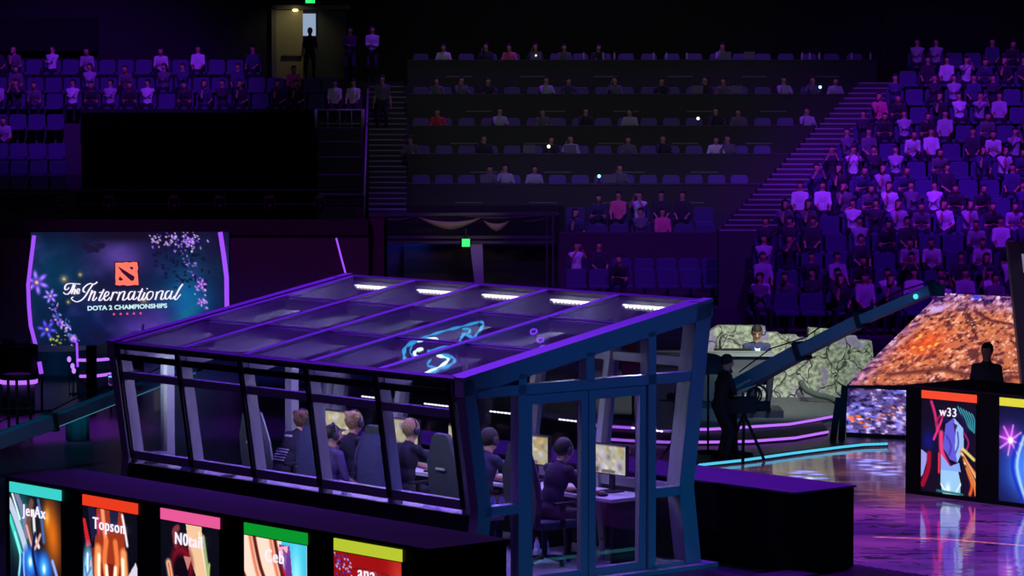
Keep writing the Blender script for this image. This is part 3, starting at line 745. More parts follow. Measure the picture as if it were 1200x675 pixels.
# the picture is sampled in its own straight frame
def sampled(canvas, name, parent, Pf): return obj(name, canvas.mesh(name, scr, Pf), parent)
sampled(cv, 'picture', ms, lambda u, v: scrP(36 + 232 * u, 272 + 136 * v))
m = MB(); m.box(tuple(at(34, 409, SD + .25) - o0), tuple(at(270, 271, SD + .45) - o0)); obj('cabinet', m.mesh('cabinet', black), ms)
for xa_ in (40, 252):
    m = MB(); a_ = at(xa_, 409, SD + .1) - o0; m.box((a_.x, a_.y, -o0.z), (a_.x + .13, a_.y + .2, a_.z)); obj('support_leg', m.mesh('support_leg', black), ms)
white_let = pm('white_lettering', (10, 10, 10), emit=(240, 232, 255), es=1.1)
TA = lambda x, y: (70 + x / 15, 325 + y / 15)
TB = lambda x, y: (140 + x / 15, 325 + y / 15)
strokesA = [[(365, 120), (300, 115), (200, 108), (130, 120), (95, 160), (95, 210), (130, 215), (165, 178)], [(245, 118), (205, 220), (150, 290), (95, 292), (65, 262)],
            [(270, 130), (240, 210), (205, 290)], [(225, 245), (250, 212), (272, 222), (255, 285), (275, 290)], [(310, 262), (345, 240), (345, 205), (315, 212), (298, 255), (318, 287), (352, 270)],
            [(660, 82), (600, 122), (540, 108), (470, 140), (415, 200), (420, 250), (455, 262)], [(585, 118), (520, 215), (450, 330), (380, 400), (300, 430), (230, 402), (205, 365), (240, 345)],
            [(572, 225), (545, 300), (505, 410)], [(525, 345), (580, 265), (622, 255), (600, 330), (580, 398), (612, 400), (655, 350)],
            [(778, 212), (725, 320), (692, 398), (725, 405), (765, 360)], [(690, 268), (765, 258)], [(790, 345), (850, 310), (862, 265), (822, 258), (782, 330), (790, 395), (832, 402), (880, 350)],
            [(940, 258), (920, 330), (888, 408)], [(915, 330), (960, 268), (1000, 262), (1005, 285)], [(1055, 255), (1040, 320), (1012, 405)], [(1035, 335), (1090, 260), (1142, 255), (1122, 330), (1108, 395), (1150, 392), (1205, 340)]]
strokesB = [[(242, 250), (192, 258), (158, 320), (163, 387), (200, 382), (250, 300), (272, 245)], [(272, 245), (250, 330), (242, 385), (278, 385), (315, 345)],
            [(405, 198), (360, 300), (332, 390), (362, 402), (402, 358)], [(325, 258), (410, 246)], [(445, 265), (418, 330), (398, 385), (438, 388), (472, 338)], [(480, 205), (492, 195)],
            [(548, 248), (500, 278), (478, 340), (498, 390), (545, 382), (585, 320), (588, 262), (548, 248)], [(662, 252), (650, 320), (628, 395)], [(645, 325), (700, 252), (762, 242), (745, 310), (728, 380), (768, 382), (805, 338)],
            [(885, 238), (840, 248), (806, 310), (812, 375), (850, 372), (900, 300), (928, 238)], [(928, 238), (902, 310), (892, 372), (930, 372), (965, 330)], [(1112, 118), (1060, 190), (1000, 300), (968, 368), (1000, 388), (1075, 298)]]
let = MB()
for S, T_ in ((strokesA, TA), (strokesB, TB)):
    for st in S:
        cr = crom(st, 5); pts = []; rs = []
        for i, c in enumerate(cr):
            px, py = T_(c.x, c.y); pts.append(scrP(px, py, .05))
            d = (cr[min(i + 1, len(cr) - 1)] - cr[max(i - 1, 0)]); th = abs(d.y) / (d.length + 1e-6) if d.y > 0 or len(st) < 4 or d.length == 0 else .35 * abs(d.y) / (d.length + 1e-6)
            rs.append((.009 + .0095 * min(1, abs(th))) * (SD / 60))
        let.tube(pts, rs, 6)
obj('title_lettering', let.mesh('title_lettering', white_let), ms)
tm_ = text_mesh('DOTA 2 CHAMPIONSHIPS', .118, .004, bold=.0035, space=1.0)
xs = [v.co.x for v in tm_.vertices]; wt = max(xs) - min(xs)
k = (196 - 102.5) / F * SD / wt
o = obj('subtitle_lettering', tm_, ms); tm_.materials.clear(); tm_.materials.append(pm('pale_cyan_lettering', (10, 10, 10), emit=(205, 245, 250), es=1.0))
o.rotation_euler = (math.pi / 2, -.035, 0); o.scale = (k, 1.0, 1); o.location = scrP(149, 360, .05)
red_star = pm('red_star_light', (10, 10, 10), emit=(255, 95, 120), es=1)
for i in range(5):
    c = scrP(133.5 + i * 7.8, 368.2 - i * .25, .05); m = MB(); m.prism([c + V((math.sin(j * math.pi / 5) * (.03 if j % 2 == 0 else .013), 0, math.cos(j * math.pi / 5) * (.03 if j % 2 == 0 else .013))) for j in range(10)], (0, .01, 0)); obj('star', m.mesh('star', red_star), ms)
orange = pm('orange_emblem', (10, 10, 10), emit=(255, 122, 98), es=1.0); darkred = pm('dark_emblem_cut', (30, 4, 20), .9, emit=(52, 8, 36), es=1)
EC = lambda x, y, d=.05: scrP(125 + x / 16.88, 300 + y / 16.88, d)
m = MB(); m.prism([EC(*p) for p in [(170, 135), (240, 130), (330, 132), (380, 118), (450, 132), (520, 116), (605, 122), (612, 180), (622, 240), (606, 300), (618, 380), (622, 450), (628, 520), (632, 575), (540, 572), (420, 590), (330, 572), (250, 585), (170, 570), (178, 500), (170, 430), (174, 300)]], (0, .01, 0)); obj('emblem_square', m.mesh('emblem_square', orange), ms)
m = MB()
for pl in ([(222, 208), (262, 228), (520, 390), (550, 410), (545, 450), (530, 485), (490, 492), (455, 465), (300, 320)], [(448, 224), (500, 212), (520, 222), (520, 255), (500, 275)], [(262, 405), (325, 468), (285, 490), (236, 470), (240, 445)]): m.prism([EC(*p, .06) for p in pl], (0, .01, 0))
obj('emblem_cut_shapes', m.mesh('emblem_cut_shapes', darkred), ms)
m = MB(); m.prism([EC(*p, .045) for p in [(150, 110), (640, 105), (650, 600), (155, 600)]], (0, .006, 0)); obj('emblem_edge', m.mesh('emblem_edge', darkred), ms)
def tube_thing(pts, D, r, label, mat=purple_tube, name='neon_tube', stand=True):
    q = [at(*p, D) for p in pts]; e = q[-1]; t = empty(name, (e.x, e.y, 0 if stand else e.z), 0, label, 'light'); o_ = V(t.location)
    m = MB(); m.tube([p - o_ for p in q], r, 8); obj('glowing_tube', m.mesh('glowing_tube', mat, True), t)
    if stand: m = MB(); m.tube([e - o_ + V((0, .03, 0)), V((0, .03, 0))], .02, 6); m.lathe([(.14, 0), (.14, .02), (.02, .03)], n=10); obj('stand', m.mesh('stand', black), t)
    else: m = MB(); m.box(tuple(q[0] - o_ + V((-.03, 0, -.1))), tuple(q[0] - o_ + V((.03, .3, -.04)))); obj('wall_bracket', m.mesh('wall_bracket', black), t)
    return t
tube_thing([(40, 276), (36, 308), (33, 334), (34, 360), (36, 382), (42, 405)], SD - .15, .038, 'purple neon tube along the left edge of the main screen')
tube_thing([(258, 272), (262, 298), (265.5, 325), (266, 367)], SD - .15, .045, 'purple neon tube along the right edge of the main screen')
tube_thing([(394, 279), (400, 302), (407, 328), (411, 345)], 63.7, .02, 'thin slanted purple neon tube on the dark wall between the screen and the tunnel', stand=False)

# ------------------------------------------------------------------ player booth
booth = empty('player_booth', BW(0, 0, 0), SA, 'large glass player booth with slanted walls and a sloping glazed roof', 'booth')
x0_, b_ = .225, 1.20; ZE, ZS, ZW = 2.21, .96, .88; WT, ZT, WW, WB = 3.525, 2.87, 3.25, 3.37
LE = 2 * x0_ + 5 * b_
fy = lambda z: 0 + (ZE - z) / (ZE - ZW) * .20 if z > ZW else .2 - (ZW - z) / ZW * .10   # g of front skin
by_ = lambda z: WT - (ZT - z) / (ZT - ZW) * (WT - WW) if z > ZW else WW + (ZW - z) / ZW * (WB - WW)
roofz = lambda g: ZE + (ZT - ZE) * g / WT
def bp(name, m, mat, **k): return obj(name, m.mesh(name, mat, **k), booth)
Lw = [x0_ + k * b_ for k in range(6)]
FB = .02
# front wall: black base, corner posts, mullions, rails
m = MB(); m.prism([(fy(0), .14, 0), (fy(.81), .14, .81), (fy(.81) + .07, .14, .81), (fy(0) + .07, .14, 0)], (0, LE - .28, 0)); bp('base_wall', m, frame_k)
def post_front(l, w, name='mullion', mat=frame_m, d=.14):
    z1 = ZE - .03
    m = MB(); m.prism([(fy(.80), l - w / 2, .80), (fy(ZW), l - w / 2, ZW), (fy(z1), l - w / 2, z1), (fy(z1) + d, l - w / 2, z1), (fy(ZW) + d, l - w / 2, ZW), (fy(.80) + d, l - w / 2, .80)], (0, w, 0)); bp(name, m, mat)
    m = MB(); m.prism([(fy(ZW) - .03, l - w * .28, ZW), (fy(z1) - .03, l - w * .28, z1), (fy(z1), l - w * .28, z1), (fy(ZW), l - w * .28, ZW)], (0, w * .56, 0)); bp('mullion_cap', m, frame_k)
for l in Lw[1:-1]: post_front(l, .08)
for l in (Lw[0], Lw[-1]): post_front(l, .06)
for s in range(5):
    la, lb_ = Lw[s] + .03, Lw[s + 1] - .03
    for zc, h, nm, dd, mt in ((.91, .10, 'lower_rail', .09, frame_m), (1.85, .09, 'middle_rail', .09, frame_m), (2.065, .07, 'upper_rail', .05, frame_k)):
        m = MB(); m.prism([(fy(zc - h / 2), la, zc - h / 2), (fy(zc + h / 2), la, zc + h / 2), (fy(zc + h / 2) + dd, la, zc + h / 2), (fy(zc - h / 2) + dd, la, zc - h / 2)], (0, lb_ - la, 0)); bp(nm, m, mt)
    m = MB(); m.prism([(fy(.82) + .04, la, .82), (fy(2.17) + .04, la, 2.17), (fy(2.17) + .05, la, 2.17), (fy(.82) + .05, la, .82)], (0, lb_ - la, 0)); bp('front_pane', m, glass)
# gables at both ends: posts, rails, mullions
def gable(l0, l1, near):
    lm, sgn = (l0, 1) if near else (l1, -1)
    m = MB(); m.prism([(fy(0), l0, 0), (fy(ZW), l0, ZW), (0, l0, ZE), (.14, l0, ZE), (fy(ZW) + .18, l0, ZW), (fy(0) + .15, l0, 0)], (0, l1 - l0, 0)); bp('corner_post', m, frame_m)
    m = MB(); m.prism([(WB, l0, 0), (WW, l0, ZW), (WT, l0, ZT), (WT - .22, l0, ZT), (WW - .22, l0, ZW), (WB - .22, l0, 0)], (0, l1 - l0, 0)); bp('corner_post', m, frame_m)
    m = MB(); m.prism([(0, l0, ZE), (WT, l0, ZT), (WT, l0, ZT - .17), (0, l0, ZE - .17)], (0, l1 - l0, 0)); bp('sloping_rail', m, frame_m)
    G1, G2, G3 = .80, 1.78, 2.63   # mullion left of the door, meeting stile, mullion right of the door
    hb, ht = 2.02, 2.125
    m = MB(); m.box((.18, l0, hb), (by_(2.07) - .2, l1, ht)); bp('header_rail', m, frame_m)
    for g, zb in ((G1, 0), (G3, 0), (1.74, 2.1)):
        zt = roofz(g) - .12; m = MB(); m.box((g - .055, l0, zb), (g + .055, l1, zt)); bp('mullion', m, frame_m)
    for ga, gb in ((.30, G1 - .05), (G3 + .05, WW - .18)):
        m = MB(); m.box((ga, l0, .80), (gb, l1, .90)); bp('side_rail', m, frame_m); m = MB(); m.box((ga - .05, l0, .0), (gb + .05, l1, .08)); bp('side_rail', m, frame_m)
    lg = (l0 + l1) / 2
    P4 = lambda pts, nm: bp(nm, MB().prism([(g, lg - .006, z) for g, z in pts], (0, .012, 0)), glass)
    P4([(fy(.86) + .15, .88), (G1 - .05, .88), (G1 - .05, hb), (.12, hb)], 'side_pane'); P4([(.26, .06), (G1 - .05, .06), (G1 - .05, .82), (.34, .82)], 'side_pane')
    P4([(G3 + .05, .88), (WW - .2, .88), (by_(hb) - .2, hb), (G3 + .05, hb)], 'side_pane'); P4([(G3 + .05, .06), (WB - .2, .06), (WW - .2, .82), (G3 + .05, .82)], 'side_pane')
    for ga, gb in ((.2, G1 - .05), (G1 + .05, 1.70), (1.78, G3 - .05), (G3 + .05, by_(2.5) - .2)):
        P4([(ga, ht - .01), (gb, ht - .01), (gb, roofz(gb) - .15), (ga, max(roofz(ga) - .15, ht))], 'top_pane')
    return G1, G3, lg
G1, G3, lg = gable(-.0, .13, True)
gable(LE - .13, LE, False)
# double door in the near gable
for ga, gb, hs in ((G1 + .06, 1.735, 1), (1.745, G3 - .06, -1)):
    o = MB(); w = .095
    o.box((ga, .03, .03), (ga + w, .10, 2.01)); o.box((gb - w, .03, .03), (gb, .10, 2.01)); o.box((ga + w, .03, 1.91), (gb - w, .10, 2.01)); o.box((ga + w, .03, .03), (gb - w, .10, .13))
    d = bp('door', o, frame_m, bevel=.006)
    m = MB(); m.box((ga + w, .06, .13), (gb - w, .07, 1.91)); obj('door_pane', m.mesh('door_pane', glass), d)
m = MB(); m.box((.0, -.14, -.0), (WB + .12, LE + .1, .045)); bp('plinth', m, frame_m)
# back wall
for l in Lw:
    m = MB(); w = .09; m.prism([(by_(0), l - w / 2, .045), (by_(ZW), l - w / 2, ZW), (by_(ZT - .03), l - w / 2, ZT - .03), (by_(ZT - .03) - .15, l - w / 2, ZT - .03), (by_(ZW) - .15, l - w / 2, ZW), (by_(0) - .15, l - w / 2, .045)], (0, w, 0)); bp('back_post', m, frame_m)
for s in range(5):
    la, lb_ = Lw[s] + .045, Lw[s + 1] - .045
    for zc, h in ((2.2, .09), (.84, .1), (2.77, .1)):
        g = by_(zc); m = MB(); m.box((g - .1, la, zc - h / 2), (g - .01, lb_, zc + h / 2)); bp('back_rail', m, frame_m)
    m = MB(); m.prism([(by_(ZW) - .06, la, ZW), (by_(ZT - .1) - .06, la, ZT - .1), (by_(ZT - .1) - .05, la, ZT - .1), (by_(ZW) - .05, la, ZW)], (0, lb_ - la, 0)); bp('back_pane', m, glass)
    m = MB(); m.box((by_(.4) - .08, la, .045), (by_(.4) - .03, lb_, .80)); bp('back_panel', m, frame_k)
# roof: rafters, purlins, panes, edge beams
ru = V((-(ZT - ZE), 0, WT)).normalized()
def rp(g, l, d=0): return V((g, l, roofz(g))) + ru * d
for k, l in enumerate(Lw):
    m = MB(); m.bar(rp(.07, l, -.11), rp(WT - .08, l, -.11), .10, .19, ru); bp('rafter', m, frame_m)
    m = MB(); m.bar(rp(.07, l, .012), rp(WT - .08, l, .012), .10, .02, ru); bp('rafter_cap', m, frame_m)
for gg in (1.22, 2.40):
    m = MB(); m.bar(rp(gg, .05, -.08), rp(gg, LE - .05, -.08), .08, .12, ru); bp('purlin', m, frame_m)
    m = MB(); m.bar(rp(gg, .05, .008), rp(gg, LE - .05, .008), .05, .012, ru); bp('purlin_cap', m, frame_d)
m = MB(); m.bar(rp(.05, 0, -.02), rp(.05, LE, -.02), .1, .07, ru); bp('eave_beam', m, frame_d)
m = MB(); m.bar(rp(WT - .05, 0, -.03), rp(WT - .05, LE, -.03), .1, .10, ru); bp('ridge_beam', m, frame_d)
for l in (.065, LE - .065):
    m = MB(); m.bar(rp(0, l, .015), rp(WT, l, .015), .15, .035, ru); bp('edge_capping', m, frame_m)
for s in range(5):
    for ga, gb in ((.1, 1.18), (1.26, 2.36), (2.44, WT - .1)):
        m = MB(); m.bar(rp(ga, (Lw[s] + Lw[s + 1]) / 2, 0), rp(gb, (Lw[s] + Lw[s + 1]) / 2, 0), b_ - .08, .01, ru); bp('roof_pane', m, roofglass)
for s in range(5):   # led strips under the ridge and a second row on the back rail
    la = Lw[s] + .12
    zq = roofz(WT - .2) - .055; m = MB(); m.bar((WT - .2, la, zq), (WT - .2, la + .86, zq), .03, .014)
    for q_ in range(13): m.ell((WT - .2, la + .04 + q_ * .064, zq - .012), (.02, .022, .022), 6, 4)
    bp('ceiling_led_strip', m, white_led)
    m = MB(); m.bar((by_(1.44) - .12, la + .1, 1.44), (by_(1.44) - .12, la + .6, 1.44), .008, .01)
    for q_ in range(8): m.ell((by_(1.44) - .12, la + .12 + q_ * .065, 1.44), (.012, .024, .012), 6, 4)
    bp('wall_led_strip', m, pm('soft_white_led', (10, 10, 10), emit=(250, 250, 255), es=1.6))
# floor and window counter
m = MB(); m.box((.2, .14, .045), (WB - .12, LE - .14, .06)); bp('floor_panel', m, floorboards)

def BL(name, g, l, z, rz, label, cat, group=None): return empty(name, BW(g, l, z), SA + rz, label, cat, group)
ct = BL('window_counter', .5, LE / 2, .06, 0, 'long pale counter running inside the booth along the slanted front windows', 'counter')
m = MB(); m.box((-.2, -LE / 2 + .2, .66), (.22, LE / 2 - .2, .70)); obj('top', m.mesh('top', white_lam, bevel=.005), ct)
for s in (-2.9, -1.5, 0, 1.5, 2.9):
    m = MB(); m.box((-.16, s - .02, 0), (.18, s + .02, .66)); obj('support', m.mesh('support', black), ct)
dk = BL('gaming_desk', 2.78, LE / 2, .06, 0, 'long pale gaming desk inside the booth carrying all the monitors', 'desk')
m = MB(); m.box((-.35, -LE / 2 + .42, .66), (.28, LE / 2 - .3, .70)); obj('top', m.mesh('top', white_lam, bevel=.006), dk)
for s in (-2.75, -1.4, 0, 1.4, 2.8):
    m = MB(); m.box((-.3, s - .02, 0), (.25, s + .02, .66)); obj('leg', m.mesh('leg', black), dk)

# monitors, keyboards, chairs, players
PL = [.93, 2.2, 3.38, 4.5, 5.72]
WHO = ['nearest the door', 'second from the door', 'third from the door', 'fourth from the door', 'farthest from the door']
def monitor(l, k):
    t = BL('monitor', 2.86, l, .76, 0, 'lit game monitor on the long desk, ' + WHO[k], 'monitor', 'monitors in the booth')
    c = Canvas(0, 0, 56, 34, 57, 35, (175, 168, 130) if k else (180, 178, 160)); r = np.random.default_rng(k + 3)
    for i in range(34): c.ell(r.random() * 56, r.random() * 34, 2 + r.random() * 6, 2 + r.random() * 5, [(215, 205, 150), (200, 190, 205), (140, 150, 90), (230, 225, 190), (120, 110, 120), (190, 150, 60)][r.integers(6)], .7, r.random() * 90, .75)
    c.poly([(0, 0), (56, 0), (56, 1.6), (0, 1.6)], (90, 90, 80)); c.poly([(0, 28), (13, 28), (13, 34), (0, 34)], (90, 80, 60)); c.ell(5, 30, 3, 3, (255, 120, 60), .5); c.poly([(18, 30), (40, 30), (40, 34), (18, 34)], (110, 95, 90))
    m = MB(); m.box((-.01, -.285, .19), (.03, .285, .53)); obj('bezel', m.mesh('bezel', black, bevel=.005), t)
    obj('display', c.mesh('display', MATS['monitor_screen'], lambda u, v: V((-.014, .275 - .55 * u, .52 - .315 * v))), t)
    m = MB(); m.box((.03, -.03, .02), (.07, .03, .4)); obj('stand', m.mesh('stand', black), t)
    m = MB(); m.box((-.08, -.12, 0), (.12, .12, .015)); obj('foot', m.mesh('foot', black), t)
screen_mat('monitor_screen', 1.25)
for k, l in enumerate(PL): monitor(l, k)
gcm = pm('grey_chair_fabric', (50, 54, 68), .75, var=.1, vscale=6); gcm2 = pm('chair_piping', (150, 145, 170), .5)
def gaming_chair(l, k, g=1.92, high=True, label=None):
    t = BL('gaming_chair', g, l, .06, -math.pi / 2, label or 'grey high-backed gaming chair on castors, ' + WHO[k], 'chair', 'gaming chairs in the booth')
    m = MB(); m.box((-.26, -.24, .40), (.26, .26, .49)); obj('seat', m.mesh('seat', gcm, bevel=.03), t)
    top = 1.33 if high else .98
    m = MB(); m.prism([(x, -.235 - (z - .45) * .12, z) for x, z in [(-.20, .45), (-.27, .72), (-.26, 1.02), (-.19, 1.15 if high else .95), (-.14, top - .04), (-.10, top), (.10, top), (.14, top - .04), (.19, 1.15 if high else .95), (.25, .95), (.27, .72), (.20, .45)]], (0, -.08, 0)); bk = obj('backrest', m.mesh('backrest', gcm, bevel=.012), t)
    m = MB(); m.tube([(x, -.24 - (z - .45) * .12, z) for x, z in [(-.27, .74), (-.25, .95), (-.19, 1.15), (-.14, top - .03)]], .012, 6); m.tube([(x, -.24 - (z - .45) * .12, z) for x, z in [(.27, .74), (.25, .95), (.19, 1.15), (.14, top - .03)]], .012, 6); obj('piping', m.mesh('piping', gcm2), bk)
    m = MB(); m.box((-.07, -.415, .93), (.07, -.385, .955)); obj('back_label', m.mesh('back_label', pm('pale_label', (170, 170, 185), .6)), bk)
    for s in (-1, 1):
        m = MB(); m.bar((s * .3, -.12, .68), (s * .3, .16, .68), .06, .03); m.bar((s * .3, .0, .44), (s * .3, 0, .67), .03, .05); m.bar((s * .2, 0, .44), (s * .31, 0, .44), .05, .02); obj('armrest', m.mesh('armrest', black), t)
    m = MB(); m.tube([(0, 0, .08), (0, 0, .40)], .03, 8); obj('gas_lift', m.mesh('gas_lift', darkmetal), t)
    for a in range(5):
        c, s = math.cos(a * 1.2566), math.sin(a * 1.2566); m = MB(); m.bar((0, 0, .09), (c * .28, s * .28, .06), .04, .03); m.ell((c * .28, s * .28, .03), (.028, .028, .03), 8, 6); obj('base_arm', m.mesh('base_arm', darkmetal), t)
    return t
for k, l in enumerate(PL): gaming_chair(l, k)

def player(g, l, pose, hairmat, shirtcol, label, rz=0, hs=True, shirtm=None):
    me = person_mesh('player', mats=[shirt_obj, skin, trous, hairmat, shoem, eyem], voxel=.0125, fingers=True, **pose)
    o = obj('person', me, loc=BW(g, l, .06), rz=SA - math.pi / 2 + rz); o.color = (*shirtcol, 1); tag(o, label, 'person', 'people inside the booth')
    # headset
    if hs:
        pel = V(pose['pelvis']); ln = math.radians(pose.get('lean', 0)); up = V((math.sin(math.radians(pose.get('side', 0))), math.sin(ln), math.cos(ln))).normalized()
        hd = pel + up * .52 + (up + V((0, math.sin(math.radians(pose.get('headlean', 0))), 0))).normalized() * .165
        Rh = Matrix.Rotation(-math.radians(pose.get('yaw', 0)), 3, 'Z') @ Matrix.Rotation(-math.radians(pose.get('pitch', 0)), 3, 'X')
        m = MB(); pts = []
        big = .115 if pose.get('hair') == 'curly' else .1
        for i in range(13):
            a = math.pi * i / 12; pts.append(hd + Rh @ V((-big * math.cos(a), -.005, .0 + (big + .035) * math.sin(a))))
        m.tube(pts, .011, 8)
        for s in (-1, 1): m.ell(hd + Rh @ V((s * (big - .003), -.003, -.005)), (.028, .042, .052), 12, 8, R=Rh)
        m.tube([hd + Rh @ V((-.1, .02, -.03)), hd + Rh @ V((-.085, .08, -.07)), hd + Rh @ V((-.03, .115, -.075))], .005, 6)
        obj('headset', m.mesh('headset', pm('headset_plastic', (46, 44, 60), .35), True), o)
    return o
# seated at the desk: hands on the desk surface (z .70 above the booth floor)
def desk_pose(g, **k):
    dy = 2.52 - g
    p = dict(pelvis=(0, 0, .56), hL=(-.2, dy, .74), hR=(.17, dy + .02, .74), fL=(-.14, .4, 0), fR=(.14, .38, 0), lean=14, headlean=5, pitch=8); p.update(k); return p
NV = (.012, .012, .03)
player(1.98, PL[0], desk_pose(1.98, lean=18, pitch=10, hair='full'), hairm, NV, 'person with black hair and headset at the monitor nearest the door, dark shirt')
player(1.98, PL[1] - .12, desk_pose(1.98, lean=12, pitch=6, hair='full'), hairm, (.03, .025, .08), 'person with short dark hair in navy shirt between the near corner post and door')
p3 = player(1.98, PL[2] + .05, desk_pose(1.98, lean=10, pitch=4, hair='full'), blond, NV, 'blond person with headset seated third from the door, one arm resting on desk')
p4 = player(2.0, PL[3], desk_pose(2.0, lean=10, pitch=0, hair='curly'), blond, NV, 'person with light curly hair and headset seated fourth from the door')
p5 = player(1.90, PL[4] - .08, desk_pose(1.9, lean=30, pitch=-6, hair='curly', headlean=2), brownh, NV, 'person farthest from door leaning forward, black shirt with white marks on back')
# white marks on the back of that shirt
wm = pm('white_print', (215, 215, 235), .7); m = MB()
upv = V((0, math.sin(math.radians(30)), math.cos(math.radians(30)))); fwv = V((0, upv.z, -upv.y))
bk = lambda x, h: V((0, 0, .56)) + upv * h - fwv * .118 + V((x, 0, 0))
for x in (-.05, -.015, .02, .05): m.bar(bk(x, .42), bk(x + .02, .445), .012, .012)
m.bar(bk(-.07, .43), bk(.08, .43), .008, .008)
obj('printed_crest', m.mesh('printed_crest', wm), p5)
for i in range(5):
    m = MB(); h = .12 + i * .035
    for x in np.arange(-.11, .1, .028): m.bar(bk(x, h) + fwv * .012, bk(x + .016, h) + fwv * .012, .016, .012)
    obj('printed_stripe', m.mesh('printed_stripe', wm), p5)
player(1.22, 3.83, dict(pelvis=(0, 0, .52), hL=(-.15, .3, .62), hR=(.2, .34, .6), fL=(-.16, .4, 0), fR=(.16, .4, 0), lean=6, yaw=10, pitch=2, hair='cap', cap=True, beard=True), hairm, (.09, .05, .2),
       'bearded person in black cap, headset and purple-lit shirt, seated behind the players', rz=-.15)
st = BL('coach_stool', 1.2, 3.83, .06, -math.pi / 2, 'low black chair under the bearded person in the cap', 'chair')
m = MB(); m.box((-.22, -.2, .36), (.22, .22, .41)); obj('seat', m.mesh('seat', black, bevel=.02), st)
for a in ((-.18, -.16), (.18, -.16), (-.18, .18), (.18, .18)):
    m = MB(); m.tube([(a[0], a[1], 0), (a[0] * .9, a[1] * .9, .36)], .015, 6); obj('leg', m.mesh('leg', darkmetal), st)
# jackets over chair backs
def jacket(l, k, label):
    t = BL('hanging_jacket', 1.58, l, .06, -math.pi / 2, label, 'jacket', 'jackets over the gaming chairs')
    jm = pm('dark_jacket_cloth', (58, 52, 110), .85, bump=.6, bscale=14)
    m = MB(); n = 18
    vs = []
    for i in range(n + 1):
        a = -1.35 + 2.7 * i / n
        for z in (1.24, 1.1, .9, .7, .5):
            rr = .2 + (1.24 - z) * .13 + .014 * math.sin(i * 2.1 + z * 3); yy = -.03 - .11 * math.cos(a) - (1.24 - z) * .06
            if z == 1.24: rr *= .8
            vs.append((math.sin(a) * rr, yy, z))
    fs = [(5 * i + j, 5 * i + j + 1, 5 * i + j + 6, 5 * i + j + 5) for i in range(n) for j in range(4)]
    nn = len(vs); m.add(vs + [(x * .94, y + .02, z) for x, y, z in vs], fs + [tuple(q + nn for q in f[::-1]) for f in fs]); obj('body', m.mesh('body', jm, True), t)
    for s in (-1, 1):
        m = MB(); m.tube(crom([(s * .17, -.05, 1.12), (s * .26, -.05, .95), (s * .27, -.02, .72), (s * .25, .0, .55)], 4), [.05] * 12 + [.04], 8); obj('sleeve', m.mesh('sleeve', jm, True), t)
jacket(PL[3] + .0, 3, 'dark jacket draped over the gaming chair, fourth from the door'); jacket(PL[2] + .02, 2, 'dark jacket draped over the gaming chair, third from the door')
# desk clutter
def keyb(l, k):
    t = BL('keyboard', 2.56, l + .1, .76, 0, 'flat dark keyboard in front of the monitor ' + WHO[k], 'keyboard', 'keyboards on the gaming desk')
    m = MB(); m.box((-.07, -.2, 0), (.07, .2, .02)); obj('case', m.mesh('case', black, bevel=.004), t)
    m = MB()
    for i in range(4):
        for j in range(13): m.box((-.055 + i * .03, -.185 + j * .029, .02), (-.03 + i * .03, -.162 + j * .029, .028))
    obj('keys', m.mesh('keys', darkmetal), t)
    m = MB(); m.ell((0, 0, .018), (.06, .033, .02), 12, 8); tt = BW(2.55, l - .24, .76); m.v = [(x + tt.x, y + tt.y, z + tt.z) for x, y, z in m.v]
    put('computer_mouse', m, black, label='small black mouse on the gaming desk, ' + WHO[k], cat='mouse', group='mice on the gaming desk', smooth=True)
for k, l in enumerate(PL): keyb(l, k)
clearb = pm('clear_bottle_plastic', (190, 185, 225), .15); redcap = pm('red_cap', (190, 30, 40), .4)
def bottle(g, l, z, label, h=.23):
    t = BL('water_bottle', g, l, z, 0, label, 'bottle', 'red-capped water bottles in the booth')
    m = MB(); m.lathe([(.03, 0), (.034, .01), (.034, h * .62), (.03, h * .72), (.014, h * .9), (.014, h * .92)], n=14); b = obj('bottle_body', m.mesh('bottle_body', clearb, True), t)
    m = MB(); m.lathe([(.016, h * .92), (.016, h)], n=12); obj('cap', m.mesh('cap', redcap), t)
    m = MB(); m.lathe([(.0348, h * .3), (.0348, h * .5)], n=14); obj('wrapper', m.mesh('wrapper', white_lam, True), b)
bottle(.60, .24, .76, 'clear water bottle on the window counter by the near corner, left of the pair'); bottle(.66, .17, .76, 'clear water bottle on the window counter by the near corner, right of the pair')
bottle(2.12, 1.28, .06, 'red-capped bottle standing on the booth floor beneath the desk, left one'); bottle(2.2, 1.22, .06, 'red-capped bottle standing on the booth floor beneath the desk, right one'); bottle(2.64, .80, .06, 'single red-capped bottle standing on the booth floor beside the door glass')
for g, l, nm in ((2.75, 2.85, 'left of'), (2.75, 2.72, 'right of')):
    m = MB(); p = BW(g, l, .76); m.lathe([(.035, 0), (.04, .12), (.036, .12), (.032, .01)], c=p, n=14); put('drinking_cup', m, clearb, label='small clear cup on the gaming desk, %s the pair beside the third monitor' % nm, cat='cup', group='cups on the gaming desk', smooth=True)
